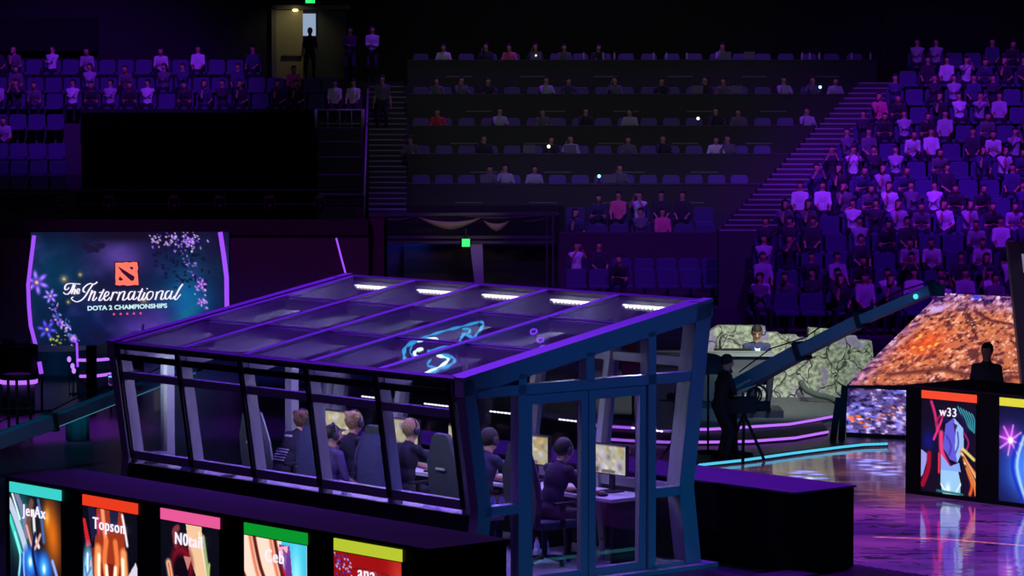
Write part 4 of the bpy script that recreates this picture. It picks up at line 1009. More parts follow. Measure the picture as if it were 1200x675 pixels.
# things on the window counter
def plate(g, l, r, label, mat=black):
    m = MB(); m.lathe([(r * .5, 0), (r, .02), (r * .95, .024), (r * .5, .008)], c=BW(g, l, .76), n=20); put('plate', m, mat, label=label, cat='plate', smooth=True)
plate(.48, 4.72, .09, 'round black dish on the pale window counter in the third bay from the left')
def cloth_pile(g, l, w, label, mat):
    vs = []; n = 12; r = np.random.default_rng(int(l * 100)); H = r.random((n + 1, n + 1))
    for i in range(n + 1):
        for j in range(n + 1):
            u, v = i / n, j / n; e = min(u, 1 - u, v, 1 - v) * 4; z = .005 + min(e, 1) * (.02 + .05 * H[i, j]); p = BW(g + (u - .5) * w * .5, l + (v - .5) * w, .76 + z); vs.append(p)
    vs2 = [V((v.x, v.y, .761)) for v in vs]; fs = [(i * (n + 1) + j, (i + 1) * (n + 1) + j, (i + 1) * (n + 1) + j + 1, i * (n + 1) + j + 1) for i in range(n) for j in range(n)]; nn = len(vs)
    m = MB(); m.add(vs + vs2, fs + [tuple(q + nn for q in f[::-1]) for f in fs]); put('folded_cloth', m, mat, label=label, cat='cloth', smooth=True)
cloth_pile(.5, 1.0, .5, 'crumpled white towel on the window counter near the near corner post', white_lam)
cloth_pile(.5, 6.0, .35, 'crumpled pale paper bag on the window counter at the far left end', white_lam)
cloth_pile(.5, 5.5, .3, 'dark folded cloth on the window counter beside the far left post', pm('dark_jacket_cloth', (58, 52, 110)))
cloth_pile(.48, 2.55, .14, 'small white tissue on the window counter below the bearded person', white_lam)

# ------------------------------------------------------------------ card boxes in front of the booths
def loc_of(p):
    dx, dy = p.x - BX, p.y - BY; return dx * CA_ + dy * SN_, -dx * SN_ + dy * CA_
CARDH = 1.18; CW = .908
def card_art(k):
    W_, H_ = 60, 80
    c = Canvas(0, 0, W_, H_, 112, 149, (10, 10, 22)); r = np.random.default_rng(40 + k)
    A = lambda pts, w, col, s=1.2, al=1: c.line([(p.x, p.y) for p in crom(pts, 5)], w, col, s, al)
    if k == 4:   # icy blue shapes, orange glow on the right
        c.ell(12, 20, 16, 26, (40, 140, 140), 1); c.ell(50, 22, 12, 28, (215, 105, 20), 1, -8, 1); c.ell(44, 12, 4, 8, (240, 160, 50), 1)
        A([(0, 6), (10, 20), (18, 34), (22, 50)], 6, (190, 200, 225)); A([(0, 16), (8, 30), (16, 44)], 4, (70, 215, 200)); A([(8, 0), (16, 12), (20, 26)], 5, (120, 120, 160)); A([(3, 0), (12, 16)], 2, (240, 245, 255))
        A([(26, 4), (22, 18), (26, 30)], 5, (110, 70, 60)); A([(34, 2), (38, 16), (40, 28)], 3, (60, 100, 170)); A([(28, 10), (30, 26), (34, 32)], 3, (235, 225, 225))
        c.ell(24, 44, 13, 15, (22, 70, 190), .5, 15); c.ell(41, 46, 11, 15, (20, 80, 200), .5, -15); A([(14, 40), (12, 52), (18, 62)], 3, (24, 60, 160)); A([(50, 40), (56, 52), (58, 62)], 3, (150, 170, 250)); A([(20, 20), (28, 34), (36, 24)], 2.2, (230, 170, 150)); A([(6, 26), (12, 40), (10, 54)], 2, (150, 240, 235)); c.ell(24, 43, 6, 8, (90, 200, 255), 1); c.ell(40, 45, 6, 8, (90, 200, 255), 1); c.ell(24, 43, 2.5, 4, (230, 255, 255), .7); c.ell(40, 46, 2.5, 4, (230, 255, 255), .7)
        A([(30, 24), (27, 36), (31, 50)], 3, (20, 20, 70)); A([(16, 38), (18, 56), (32, 64), (48, 58)], 2, (130, 180, 255))
        for i in range(14): A([(34 + r.random() * 26, 50 + r.random() * 28), (36 + r.random() * 24, 48 + r.random() * 30)], 1.6, [(110, 130, 255), (40, 50, 200), (170, 190, 255)][r.integers(3)])
        c.poly([(16, 64), (34, 66), (36, 80), (18, 80)], (70, 140, 130)); c.poly([(24, 66), (28, 66), (29, 80), (24, 80)], (190, 215, 190)); c.poly([(2, 76), (14, 74), (14, 80), (0, 80)], (100, 220, 210)); c.ell(3, 62, 10, 14, (6, 20, 50), .6)
    if k == 3:   # hot orange and cream flame shape
        c.poly([(0, 8), (3, 8), (9, 24), (4, 26)], (200, 30, 50)); c.ell(6, 44, 8, 24, (130, 205, 245), .5); c.ell(5, 66, 7, 12, (245, 225, 215), .5); c.poly([(44, 46), (58, 30), (60, 34), (60, 80), (40, 80)], (215, 205, 225)); c.ell(54, 60, 8, 10, (250, 240, 235), .6); c.ell(48, 44, 5, 7, (20, 110, 80), .6)
        c.poly([(10, 26), (48, 24), (51, 48), (44, 62), (32, 80), (20, 64), (11, 46)], (120, 22, 14)); c.poly([(16, -2), (44, -2), (48, 34), (12, 34)], (150, 50, 26)); c.poly([(6, 0), (14, 0), (16, 16), (10, 22)], (24, 26, 60)); c.poly([(30, 0), (40, 0), (38, 12), (31, 14)], (30, 30, 66)); A([(22, 0), (24, 12), (26, 20)], 4, (250, 150, 110), 2); A([(44, 2), (47, 12), (49, 20)], 2.4, (255, 235, 240), 1.5); A([(18, 4), (18, 16)], 1.6, (190, 40, 110), 1)
        for s in (-1, 1):
            x = 31
            A([(x + s * 14, 26), (x + s * 15, 44), (x + s * 9, 60)], 7, (245, 150, 90), 3); A([(x + s * 13, 30), (x + s * 13, 44), (x + s * 8, 56)], 3.5, (255, 245, 215), 2); A([(x + s * 5, 20), (x + s * 7, 34), (x + s * 4, 46)], 5, (235, 120, 60), 2); A([(x + s * 5, 36), (x + s * 4, 46)], 3.5, (255, 240, 215), 1.5)
            A([(x + s * 20, 48), (x + s * 13, 62), (x + s * 6, 70)], 2.4, (255, 120, 80)); A([(x + s * 10, 66), (x + s * 12, 80)], 3, (245, 235, 235)); A([(x + s * 16, 60), (x + s * 20, 80)], 3, (200, 60, 60))
        c.poly([(29, 50), (35, 50), (36, 72), (32, 80), (28, 70)], (250, 225, 200))
        for i in range(8): A([(1 + r.random() * 10, 30 + r.random() * 40), (2 + r.random() * 12, 34 + r.random() * 40)], 1.5, [(255, 255, 255), (60, 120, 190), (230, 160, 150)][r.integers(3)])
    if k == 2:   # petals around a dark sphere
        c.poly([(26, -2), (42, -2), (44, 14), (48, 32), (40, 36), (30, 20)], (232, 190, 150)); A([(16, 14), (14, 6), (18, 3)], 4, (130, 50, 60)); A([(40, 4), (44, 16), (48, 30)], 2, (250, 225, 190)); A([(44, 6), (47, 20), (50, 34)], 3, (150, 170, 120))
        c.ell(22, 26, 14, 17, (120, 14, 34), .4); c.ell(21, 30, 10, 13, (14, 6, 18), .35); c.poly([(24, 20), (32, 20), (28, 28)], (190, 120, 110)); c.ell(44, 52, 13, 14, (225, 30, 24), .5); c.ell(48, 46, 5, 6, (255, 80, 50), 1)
        for a, b, m_, col in (((8, 26), (26, 58), (16, 50), (250, 205, 165)), ((26, 38), (52, 74), (40, 52), (250, 215, 175)), ((44, 52), (50, 78), (52, 62), (245, 190, 140)), ((60, 44), (48, 70), (52, 58), (235, 205, 150)), ((17, 36), (30, 62), (22, 52), (240, 170, 130)), ((56, 56), (60, 78), (54, 68), (230, 190, 120))):
            A([a, m_, b], 5, col, 2.5); A([a, m_, b], 1.5, (200, 70, 40), 1, .7)
        c.poly([(16, 52), (50, 66), (50, 80), (22, 80)], (240, 140, 95)); A([(24, 56), (34, 80)], 2, (150, 30, 20)); A([(34, 60), (44, 80)], 2.5, (255, 215, 175)); c.ell(6, 70, 6, 14, (235, 120, 80), .5); c.ell(6, 66, 3, 6, (255, 200, 160), .7)
        A([(50, 22), (48, 36)], 2, (170, 190, 110)); A([(14, 12), (20, 8)], 2, (150, 60, 60))
    if k == 1:   # cream ribbons, cyan on the right
        c.c[:] = (245, 215, 195); c.poly([(36, 0), (60, 0), (60, 80), (36, 80)], (60, 190, 225)); c.ell(50, 22, 6, 22, (150, 235, 245), 1); c.poly([(34, 2), (44, 2), (50, 50), (50, 60), (36, 56)], (120, 60, 150)); c.ell(40, 24, 5, 10, (225, 20, 30), .4); c.poly([(32, 4), (42, 2), (40, 18)], (240, 170, 190))
        for o in (-26, -8, 12, 32): A([(-4 + o, -6), (4 + o, 18), (18 + o, 40), (26 + o, 78)], 3.2, (90, 22, 16), 1.4); A([(-8 + o, -6), (0 + o, 20), (14 + o, 44), (21 + o, 80)], 3, (225, 120, 90), 2)
        c.poly([(37, 30), (60, 60), (60, 80), (30, 80), (33, 50)], (50, 190, 215)); c.poly([(31, 26), (36, 30), (36, 70), (32, 80)], (26, 10, 26)); A([(33, 44), (44, 54), (47, 60)], 2, (240, 170, 130)); A([(8, 60), (16, 44), (30, 60)], 5, (215, 130, 90), 2); A([(6, 66), (18, 58), (28, 74)], 4, (120, 36, 40), 1.5); c.poly([(37, 4), (44, 8), (50, 56), (46, 58)], (90, 50, 140), .8)
    if k == 0:   # red arch with studs
        c.c[:] = (150, 14, 16); c.ell(34, 62, 48, 54, (228, 46, 40), .35); c.ell(34, 70, 30, 36, (130, 16, 30), .3); c.ell(34, 70, 14, 22, (250, 140, 80), 1); c.ell(22, 56, 5, 8, (230, 170, 230), .8); c.ell(58, 30, 10, 40, (240, 96, 70), 1, al=.7)
        for i in range(90): c.ell(r.random() * 16, r.random() * 22 * (1), .9, .8, [(60, 60, 190), (190, 190, 245), (30, 20, 90)][r.integers(3)], .6)
        for x in (8, 20, 44, 53): c.ell(x, 22 + (x - 32) ** 2 * .008, 3, 5, (175, 20, 22), .5); c.ell(x - 1, 21 + (x - 32) ** 2 * .008, 1.6, 2.5, (255, 120, 90), .7)
        for i in range(40): c.ell(12 + i * 1.1, 7 + ((i * 1.1 - 20) ** 2) * .006, .5, .5, (80, 5, 14), .5)
        A([(4, 40), (16, 30), (34, 26), (56, 32)], 1.6, (255, 150, 130), 1, .8)
    if k == 5:   # dark with magenta, teal, pale blue and orange glints
        c.c[:] = (16, 8, 30); c.ell(8, 36, 9, 12, (16, 18, 110), 1); A([(11, 2), (15, 12), (18, 26)], 3, (200, 40, 110)); A([(24, 14), (18, 26), (14, 34)], 2.4, (220, 50, 120), 1); A([(22, 28), (23, 44), (30, 56)], 5, (225, 60, 120), 2.4)
        for i in range(6): A([(40 + i * 3, 4 + i), (46 + i * 2.4, 14), (50 + i * 1.6, 20 + i)], 1.1, (60, 170, 185), .8)
        c.poly([(27, 20), (36, 14), (46, 22), (47, 38), (40, 52), (32, 50), (24, 40)], (95, 85, 205)); c.poly([(36, 14), (46, 22), (47, 38), (40, 52), (37, 40), (38, 26)], (150, 180, 235)); c.poly([(35, 18), (40, 20), (37, 27)], (60, 30, 90))
        A([(47, 26), (52, 34), (49, 42)], 2, (150, 30, 110)); A([(26, 16), (34, 10), (44, 14), (50, 24)], 5, (24, 14, 60), 2); A([(16, 22), (20, 14), (28, 8)], 2, (150, 30, 90)); A([(40, 26), (41, 36), (38, 44)], 1.4, (60, 60, 160), 1); A([(28, 30), (33, 38), (31, 46)], 2, (70, 50, 170), 1.5); A([(52, 60), (56, 70), (54, 78)], 3, (240, 90, 40), 2); c.poly([(0, 44), (8, 48), (2, 66), (0, 68)], (150, 150, 225)); A([(9, 47), (8, 60), (2, 74)], 5, (150, 12, 40), 1.5); A([(20, 46), (20, 62)], 2.4, (235, 40, 70), 1)
        c.poly([(22, 56), (40, 56), (44, 70), (42, 92), (34, 98), (28, 94), (22, 72)], (150, 195, 235)); c.poly([(22, 46), (32, 56), (42, 52), (44, 60), (22, 60)], (130, 160, 235))
        for i in range(7): A([(44 + i, 42 + i * 2.4), (52 + i, 52 + i * 3), (60, 60 + i * 3)], 2.2, [(225, 120, 50), (235, 200, 150), (120, 50, 30)][i % 3], 1)
        A([(46, 40), (58, 48)], 3, (215, 200, 110)); A([(22, 72), (28, 78)], 1, (255, 255, 220)); A([(44, 70), (38, 79)], 1, (255, 255, 220)); c.ell(30, 76, 3, 6, (240, 250, 255), 1); A([(18, 78), (46, 79)], 2, (40, 110, 110), 1)
    if k == 6:   # blue swirl with a white star glint
        c.c[:] = (12, 10, 50); c.ell(30, 50, 38, 34, (40, 90, 230), 1); c.ell(40, 54, 24, 22, (120, 190, 255), 1); c.ell(10, 26, 12, 12, (190, 50, 220), 1)
        for a in range(8):
            t = a * math.pi / 4 + .2; A([(12, 28), (12 + 13 * math.cos(t), 28 + 13 * math.sin(t))], 1.2, (250, 170, 255), 1.5, .8)
        c.ell(12, 28, 4, 4, (255, 255, 255), .7)
        for i in range(8): A([(22 + i * 4, 24), (14 + i * 5, 50), (26 + i * 4, 80)], 2.6, [(20, 40, 190), (170, 215, 255), (60, 120, 250)][i % 3], 2, .8)
    return c
BARC = {4: (60, 210, 205), 3: (235, 60, 30), 2: (235, 90, 155), 1: (10, 150, 45), 0: (185, 200, 50), 5: (245, 75, 45), 6: (225, 215, 60)}
NAMES = {4: 'JerAx', 3: 'Topson', 2: 'N0tail', 1: 'Ceb', 0: 'ana', 5: 'w33'}
LAB = {4: 'blue and orange picture', 3: 'orange and cream picture', 2: 'red picture with cream petals', 1: 'cream ribbons and cyan picture', 0: 'red picture with studs', 5: 'dark picture with pale blue and magenta', 6: 'bright blue picture with a star glint'}
def card_box(name, gf, gb, lr, ll, ztop, cards, label):
    t = empty(name, BW(gf, (lr + ll) / 2, 0), SA, label, 'display box'); lc = (lr + ll) / 2
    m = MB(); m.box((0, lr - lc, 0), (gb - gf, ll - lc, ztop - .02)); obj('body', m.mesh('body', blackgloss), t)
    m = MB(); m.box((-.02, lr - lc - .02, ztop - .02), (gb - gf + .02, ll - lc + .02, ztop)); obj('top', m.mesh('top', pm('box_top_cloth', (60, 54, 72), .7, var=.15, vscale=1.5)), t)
    for k, l in cards:
        if k is None: continue
        c = card_art(k); l0 = l - lc
        # slight bow in the lit bar is left to the light: a flat display
        o = obj('card_display', c.mesh('card_display', MATS['card_screen'], lambda u, v: V((-.012, l0 - CW * u, 1.245 - CARDH * v))), t); o['label'] = LAB[k]
        m = MB(); m.box((-.011, l0 - CW, .06), (-.001, l0, 1.25)); obj('card_backing', m.mesh('card_backing', black), o)
        m = MB(); m.box((-.014, l0 - CW, 1.253), (-.001, l0, 1.353)); obj('colour_bar', m.mesh('colour_bar', pm('bar_%d' % k, (10, 10, 10), emit=BARC[k], es=1.0)), o)
        if k in NAMES:
            me = text_mesh(NAMES[k], .155, .004, bold=.0005, space=1.14); me.materials.clear(); me.materials.append(white_let)
            x = obj('card_lettering', me, o); x.matrix_local = Matrix(((0, 0, -1, -.022), (-1, 0, 0, l0 - CW * .5), (0, 1, 0, 1.10), (0, 0, 0, 1)))
    return t
screen_mat('card_screen', 1.15)
gK, lK = loc_of(atz(496, 640, 1.40)); gB, lB = loc_of(atz(546, 624, 1.40))
card_box('card_display_box', -4.14, gB, -4.50, 1.98, 1.40, [(k, -3.25 + k * 1.284) for k in range(5)], 'long black box with purple-lit top and five lit picture cards, in front of the booth')
card_box('card_display_box', 9.68, 10.9, -4.2, 2.72, 1.40, [(5, 2.446), (6, 1.162)], 'black box on the glossy floor at the right with a red-barred picture card')
# dark low barrier behind and right of the booth
bb = empty('low_black_barrier', BW(4.1, 1.9, 0), SA, 'low plain black barrier box with purple-lit top, right of the booth', 'barrier')
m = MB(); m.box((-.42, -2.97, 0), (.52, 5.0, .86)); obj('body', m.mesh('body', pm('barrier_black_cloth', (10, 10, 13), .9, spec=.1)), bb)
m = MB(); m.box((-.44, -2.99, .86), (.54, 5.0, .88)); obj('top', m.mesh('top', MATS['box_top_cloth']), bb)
# unseen curb added to carry a cyan strip reflected in the near gable
cb_ = empty('cyan_reflection_curb', BW(2.4, -1.32, 0), SA, 'added low dark curb carrying the cyan strip reflected in the glass doors', 'curb')
m = MB(); m.box((-2.2, -.2, 0), (1.2, .2, .07)); obj('body', m.mesh('body', black), cb_)
m = MB(); m.box((-2.2, .2, .02), (1.2, .225, .055)); obj('light_strip', m.mesh('light_strip', cyan_led), cb_)

# ------------------------------------------------------------------ glossy LED stage floor on the right
def led_floor():
    X0, X1, Y0, Y1 = 1.6, 12.5, 30.5, 48.6
    c = Canvas(X0, Y1, X1, Y0, 330, 300, (62, 18, 105)); h, w = c.h, c.w
    n1 = fbm(h, w, 16, 5, 3); n2 = fbm(h, w, 34, 7, 9); n3 = fbm(h, w, 60, 9, 17)
    far = np.clip((c.Y - 37.6) / 2.2, 0, 1)
    c.mix(far * .95, (50, 28, 52)); c.mix(far * np.clip((n1 - .5) * 3, 0, 1), (96, 62, 62)); c.mix(far * np.clip((.46 - n2) * 5, 0, 1), (22, 14, 34)); c.mix(far * np.clip((n3 - .62) * 5, 0, 1) * .6, (116, 84, 84))
    near = 1 - far
    c.mix(near * np.clip((n1 - .4) * 2.2, 0, 1), (122, 44, 140)); c.mix(near * np.clip((.45 - n2) * 4, 0, 1), (34, 12, 74)); c.mix(near * np.clip((np.abs(n3 - .5) < .02) * .8, 0, 1), (14, 6, 36))
    c.ell(6.2, 33.2, 2.6, 1.0, (140, 70, 190), 1, al=.5); c.ell(8.5, 35.8, 2.5, .8, (130, 70, 190), 1, al=.5)
    c.line([(4.2, 35.6), (5.0, 35.4), (5.8, 34.9), (6.3, 34.4)], .05, (235, 120, 120), .05, .9)
    def lily(px, py, wd):
        p = atz(px, py, 0)
        for k in range(11):
            a = math.radians(k * 360 / 11); c.ell(p.x + wd * .5 * math.cos(a), p.y + wd * 1.2 * math.sin(a) * 2.2, wd * .55, wd * .42, (125, 130, 240), .6, 0, .9)
        c.ell(p.x, p.y, wd * .4, wd * .8, (185, 190, 255), .8)
    lily(949, 561, .30); lily(1030, 548, .33)
    P = lambda u, v: V((X0 + (X1 - X0) * u, Y1 - (Y1 - Y0) * v, .006))
    me = c.mesh('floor_screen', MATS['led_floor'], P); bm = bmesh.new(); bm.from_mesh(me)
    q0 = atz(1038, 519, 0); q1 = atz(818, 546, 0); nrm = V((-(q1.y - q0.y), q1.x - q0.x, 0)).normalized()
    far_v = [v for v in bm.verts if (v.co - q0).dot(nrm) * (1 if (V((5, 36, 0)) - q0).dot(nrm) < 0 else -1) > 0 or loc_of(v.co)[0] < 4.66]
    bmesh.ops.delete(bm, geom=far_v, context='VERTS'); bm.to_mesh(me); bm.free()
    o = obj('floor_screen', me); tag(o, kind='structure'); return o
screen_mat('led_floor', 1.3, gloss=True)
led_floor()
# cyan strip along the far edge of the floor
pts = [atz(x, y, .05) for x, y in ((819, 545), (870, 539.5), (930, 531), (985, 524), (1012, 521), (1040, 520))]
st_ = empty('cyan_edge_light', pts[2], 0, 'long cyan light strip along the far edge of the glossy stage floor', 'light'); o0 = st_.location
m = MB(); m.tube([p - o0 for p in pts], .018, 8)
for a, b in zip(pts[:-1], pts[1:]):
    nb = int((b - a).length / .055)
    for j in range(nb): m.ell(a.lerp(b, (j + .5) / nb) - o0, (.022, .022, .022), 6, 4)
obj('light_tube', m.mesh('light_tube', pm('cyan_beads', (10, 10, 10), emit=(80, 190, 225), es=1.15), True), st_)
m = MB()
for a, b in zip(pts[:-1], pts[1:]): m.bar(a - o0 + V((0, .1, -.02)), b - o0 + V((0, .1, -.02)), .12, .06)
obj('channel', m.mesh('channel', black), st_)

# ------------------------------------------------------------------ sloping LED stage at the far right
rampS = empty('led_stage', atz(1030, 517, 0), 0, 'raised stage with a sloping orange and violet LED top and lit front edge', 'stage'); o0 = rampS.location
ca = at(992, 452, 46.4); cb2 = at(1102, 344, 50.5); cc = at(1250, 352, 50.5); cd = at(1250, 452, 44.9)
c = Canvas(0, 0, 200, 110, 200, 110, (196, 106, 74)); n1 = fbm(110, 200, 10, 14, 2); n2 = fbm(110, 200, 22, 30, 8); n3 = fbm(110, 200, 34, 50, 12)
c.mix(np.clip((n1 - .5) * 3, 0, 1) * .6, (235, 140, 88)); c.mix(np.clip((.47 - n2) * 7, 0, 1), (105, 50, 52)); c.mix(np.clip((.40 - n3) * 8, 0, 1), (70, 30, 50)); c.mix(np.clip((n3 - .6) * 8, 0, 1), (245, 180, 160))
top_ = np.clip((26 - c.Y) / 22, 0, 1) + np.clip((22 - c.X) / 26, 0, 1) + np.clip((c.X - 165) / 20, 0, 1) * (c.Y < 85)
c.mix(np.clip(top_, 0, 1) * .7 * (n1 > .3), (120, 75, 165)); c.mix(np.clip(top_, 0, 1) * np.clip((n2 - .53) * 9, 0, 1), (235, 195, 235)); c.mix(np.clip(top_, 0, 1) * np.clip((.46 - n3) * 9, 0, 1), (38, 18, 70))
c.ell(42, 62, 30, 22, (240, 80, 30), 1, al=.7)
r_ = np.random.default_rng(3)
for i in range(34): c.ell(20 + r_.random() * 70, 24 + r_.random() * 80, 1.4, 1.2, (255, 215, 130), .8)
for i in range(9): c.ell(25 + r_.random() * 30, 48 + r_.random() * 22, 3, 2.2, (255, 190, 90), .8)
c.line([(70, 20), (100, 32), (140, 38), (160, 44)], 3, (90, 40, 44), 2, .8); c.line([(30, 98), (80, 92), (130, 103), (170, 100)], 4, (95, 42, 42), 3, .7); c.ell(20, 20, 12, 6, (200, 160, 240), .6, -20)
c.ell(60, 3, 10, 3, (60, 60, 230), .6)
obj('sloping_picture', c.mesh('sloping_picture', MATS['stage_screen'] if 'stage_screen' in MATS else screen_mat('stage_screen', 1.15), lambda u, v: (cb2.lerp(cc, u)).lerp(ca.lerp(cd, u), v) - o0 + V((0, 0, .01))), rampS)
fa = V((ca.x, ca.y, 0)); fb_ = at(1064, 455, 45.6); fd = V((cd.x, cd.y, 0))
m = MB(); m.add([ca - o0, cd - o0, cc - o0, cb2 - o0, V((ca.x, ca.y, 0)) - o0, V((cd.x, cd.y, 0)) - o0, V((cc.x, cc.y, 0)) - o0, V((cb2.x, cb2.y, 0)) - o0], [(0, 1, 2, 3), (7, 6, 5, 4), (4, 5, 1, 0), (5, 6, 2, 1), (6, 7, 3, 2), (7, 4, 0, 3)]); obj('body', m.mesh('body', black), rampS)
c = Canvas(0, 0, 70, 60, 70, 60, (92, 70, 130)); n1 = fbm(60, 70, 8, 9, 22); n2 = fbm(60, 70, 16, 18, 25)
c.mix(np.clip((n1 - .48) * 5, 0, 1), (120, 115, 225)); c.mix(np.clip((.46 - n2) * 7, 0, 1), (26, 20, 60)); c.mix((c.X > 44) * .5, (105, 95, 80)); c.mix(np.clip((n2 - .62) * 9, 0, 1), (225, 200, 255))
for i in range(26): c.ell(r_.random() * 70, 20 + r_.random() * 36, 1.5, 1.5, (255, 150, 60), .8); 
for i in range(8): c.ell(r_.random() * 26, 34 + r_.random() * 18, 2.6, 2.4, (255, 110, 40), .8); 
fe = ca.lerp(cd, .45)
obj('edge_picture', c.mesh('edge_picture', MATS['stage_screen'], lambda u, v: V((ca.x + (fe.x - ca.x) * u, ca.y + (fe.y - ca.y) * u - .02, (ca.z - .03) * (1 - v) + .06 * v)) - o0), rampS)
# dark silhouette standing behind the right box
pz = at(1156, 455, 42.2)
person('standing', (pz.x, 42.2, 0), FACE - .5, DARK, 'dark silhouetted person standing behind the right card box before the orange stage', None, PSTAND, 1.0)

# ------------------------------------------------------------------ second booth, only its slanted corner in view
b2 = empty('second_booth_corner', at(1195, 430, 43.6), 0, 'slanted dark post and beam of a second booth at the right edge', 'booth'); o0 = b2.location
p0 = at(1188, 284, 43.6) - o0; p1 = at(1206, 455, 43.6) - o0
m = MB(); m.prism([p0 + V((-.09, 0, 0)), p0 + V((.09, 0, 0)), p1 + V((.1, 0, 0)), V((p1.x + .05, 0, -o0.z)), V((p1.x - .1, 0, -o0.z)), p1 + V((-.09, 0, 0))], (0, .2, 0)); obj('slanted_post', m.mesh('slanted_post', frame_m), b2)
m = MB(); m.bar(p0 + V((.05, .1, -.05)), p0 + V((3.2, .4, -.5)), .12, .14); obj('roof_beam', m.mesh('roof_beam', frame_m), b2)
m = MB(); m.bar(p1 + V((0, .1, .3)), p1 + V((3.0, .4, .3)), .1, .1); obj('middle_rail', m.mesh('middle_rail', frame_m), b2)
m = MB(); m.prism([p0 + V((.1, .12, -.1)), p0 + V((3.0, .45, -.6)), V((p1.x + 3.0, .45, -o0.z + .1)), V((p1.x + .1, .12, -o0.z + .1))], (0, .012, 0)); obj('glass_pane', m.mesh('glass_pane', glass), b2)
lt = at(1198, 310, 46.5); m = MB(); m.box((lt.x - .05, 46.45, lt.z - .12), (lt.x + .3, 46.5, lt.z + .16)); put('small_wall_panel', m, pm('pale_lit_panel', (10, 10, 10), emit=(170, 165, 190), es=.6), label='small pale lit panel behind the glass at the right picture edge', cat='panel')

# ------------------------------------------------------------------ presenter's platform with stone wall
plat = empty('presenter_platform', at(900, 500, 49), 0, 'curved grey platform with two purple light lines, right of the booth', 'platform'); o0 = plat.location
def curve_pts(pp): return [V(p) - o0 for p in pp]
def deck(pxs, D0_, z0, z1, nm, mat):
    front = [at(x, y, D) for x, y, D in pxs]; f2 = [V((p.x, p.y, z1)) for p in front]; back = [V((p.x, 56, z1)) for p in front]
    n = len(front); vs = [p - o0 for p in f2] + [p - o0 for p in back] + [V((p.x, p.y, z0)) - o0 for p in front] + [V((p.x, 56, z0)) - o0 for p in front]
    fs = []
    for i in range(n - 1): fs += [(i, i + 1, n + i + 1, n + i), (2 * n + i, 3 * n + i, 3 * n + i + 1, 2 * n + i + 1), (i, 2 * n + i, 2 * n + i + 1, i + 1), (n + i, n + i + 1, 3 * n + i + 1, 3 * n + i)]
    fs += [(0, n, 3 * n, 2 * n), (n - 1, 3 * n - 1, 4 * n - 1, 2 * n - 1)]
    m = MB(); m.add(vs, fs); obj(nm, m.mesh(nm, mat), plat)
def fpt(x, y, z):   # point on the height z seen at x,y
    return atz(x, y, z)
line1 = [(690, 513), (735, 516), (780, 518), (830, 518), (880, 517), (932, 513), (970, 506)]
line2 = [(690, 498), (735, 501), (780, 503), (830, 503), (880, 500), (925, 497), (955, 492), (985, 486)]
for ln_, z, nm in ((line1, .05, 'lower_step'), (line2, .12, 'upper_step')):
    fr = [fpt(x, y, z) for x, y in ln_]; n = len(fr); zt = z + .03
    bkp = [V((p.x * 1.0 + .2, 56, zt)) for p in fr]
    vs = [V((p.x, p.y, zt)) - o0 for p in fr] + [p - o0 for p in bkp] + [V((p.x, p.y, 0)) - o0 for p in fr] + [V((p.x, 56, 0)) - o0 for p in bkp]
    fs = []
    for i in range(n - 1): fs += [(i, i + 1, n + i + 1, n + i), (2 * n + i, 3 * n + i, 3 * n + i + 1, 2 * n + i + 1), (i, 2 * n + i, 2 * n + i + 1, i + 1), (n + i, n + i + 1, 3 * n + i + 1, 3 * n + i)]
    fs += [(0, n, 3 * n, 2 * n), (n - 1, 3 * n - 1, 4 * n - 1, 2 * n - 1)]
    m = MB(); m.add(vs, fs); obj(nm, m.mesh(nm, pm('platform_dark', (40, 38, 50), .6) if nm == 'lower_step' else pm('platform_grey', (92, 92, 98), .7)), plat)
    m = MB(); m.tube([V((p.x, p.y - .02, z)) - o0 for p in fr], .02, 8); obj('light_line', m.mesh('light_line', purple_hot, True), plat)
# presenter's desk
def solid(name, front, depth, mat, parent=None, o0=V((0, 0, 0)), **k):
    m = MB(); m.prism([p - o0 for p in front], (0, depth, 0)); return obj(name, m.mesh(name, mat, **k), parent)
pd = empty('presenter_desk', at(860, 470, 47.2), 0, 'wide grey presenter desk with a tapering front panel before the stone wall', 'desk'); o0 = pd.location
pdm = pm('desk_grey', (95, 100, 100), .55)
solid('front_panel', [at(735, 417, 47.2), at(905, 417, 47.2), at(868, 470, 47.2), at(752, 470, 47.2)], .35, pdm, pd, o0)
solid('desk_top', [at(728, 413, 47.1), at(908, 414, 47.1), at(908, 418, 47.1), at(728, 417, 47.1)], .42, pm('desk_top_pale', (150, 158, 155), .35), pd, o0)
m = MB(); pb = at(760, 0, 47.3); pe = at(862, 0, 47.3); m.box((pb.x - o0.x, .06, .15 - o0.z), (pe.x - o0.x, .3, .48 - o0.z)); obj('plinth', m.mesh('plinth', pdm), pd)
PRZ = at(885, 415, 47.5).z
pme = person_mesh('person', pelvis=(0, 0, .5), fL=(-.12, .4, 0), fR=(.12, .4, 0), lean=8, hL=(-.12, .42, .78), hR=(.1, .42, .78), pitch=22, yaw=8, sleeve='long', voxel=.0125, fingers=True, mats=[shirt_obj, skin, trous, hairm, shoem, eyem])
zp = at(885, 383, 48.0).z - 1.27
po = obj('person', pme, loc=(at(886, 400, 48.0).x, 48.05, zp), rz=FACE + .1); po.color = (.03, .035, .12, 1)
tag(po, 'person in a dark navy suit, white shirt and glasses seated at the grey desk', 'person')
m = MB(); m.prism([(-.05, .13, .98), (.05, .13, .98), (.028, .20, .82), (-.02, .20, .82), (-.03, .165, .72), (.03, .165, .72)][:4], (0, .012, 0)); obj('shirt_front', m.mesh('shirt_front', pm('white_shirt', (225, 225, 230), .7)), po)
m = MB()
for s in (-1, 1): m.tube([(s * .034 + .026 * math.cos(a * .785) , .19, 1.19 + .018 * math.sin(a * .785)) for a in range(8)], .004, 6, closed=True)
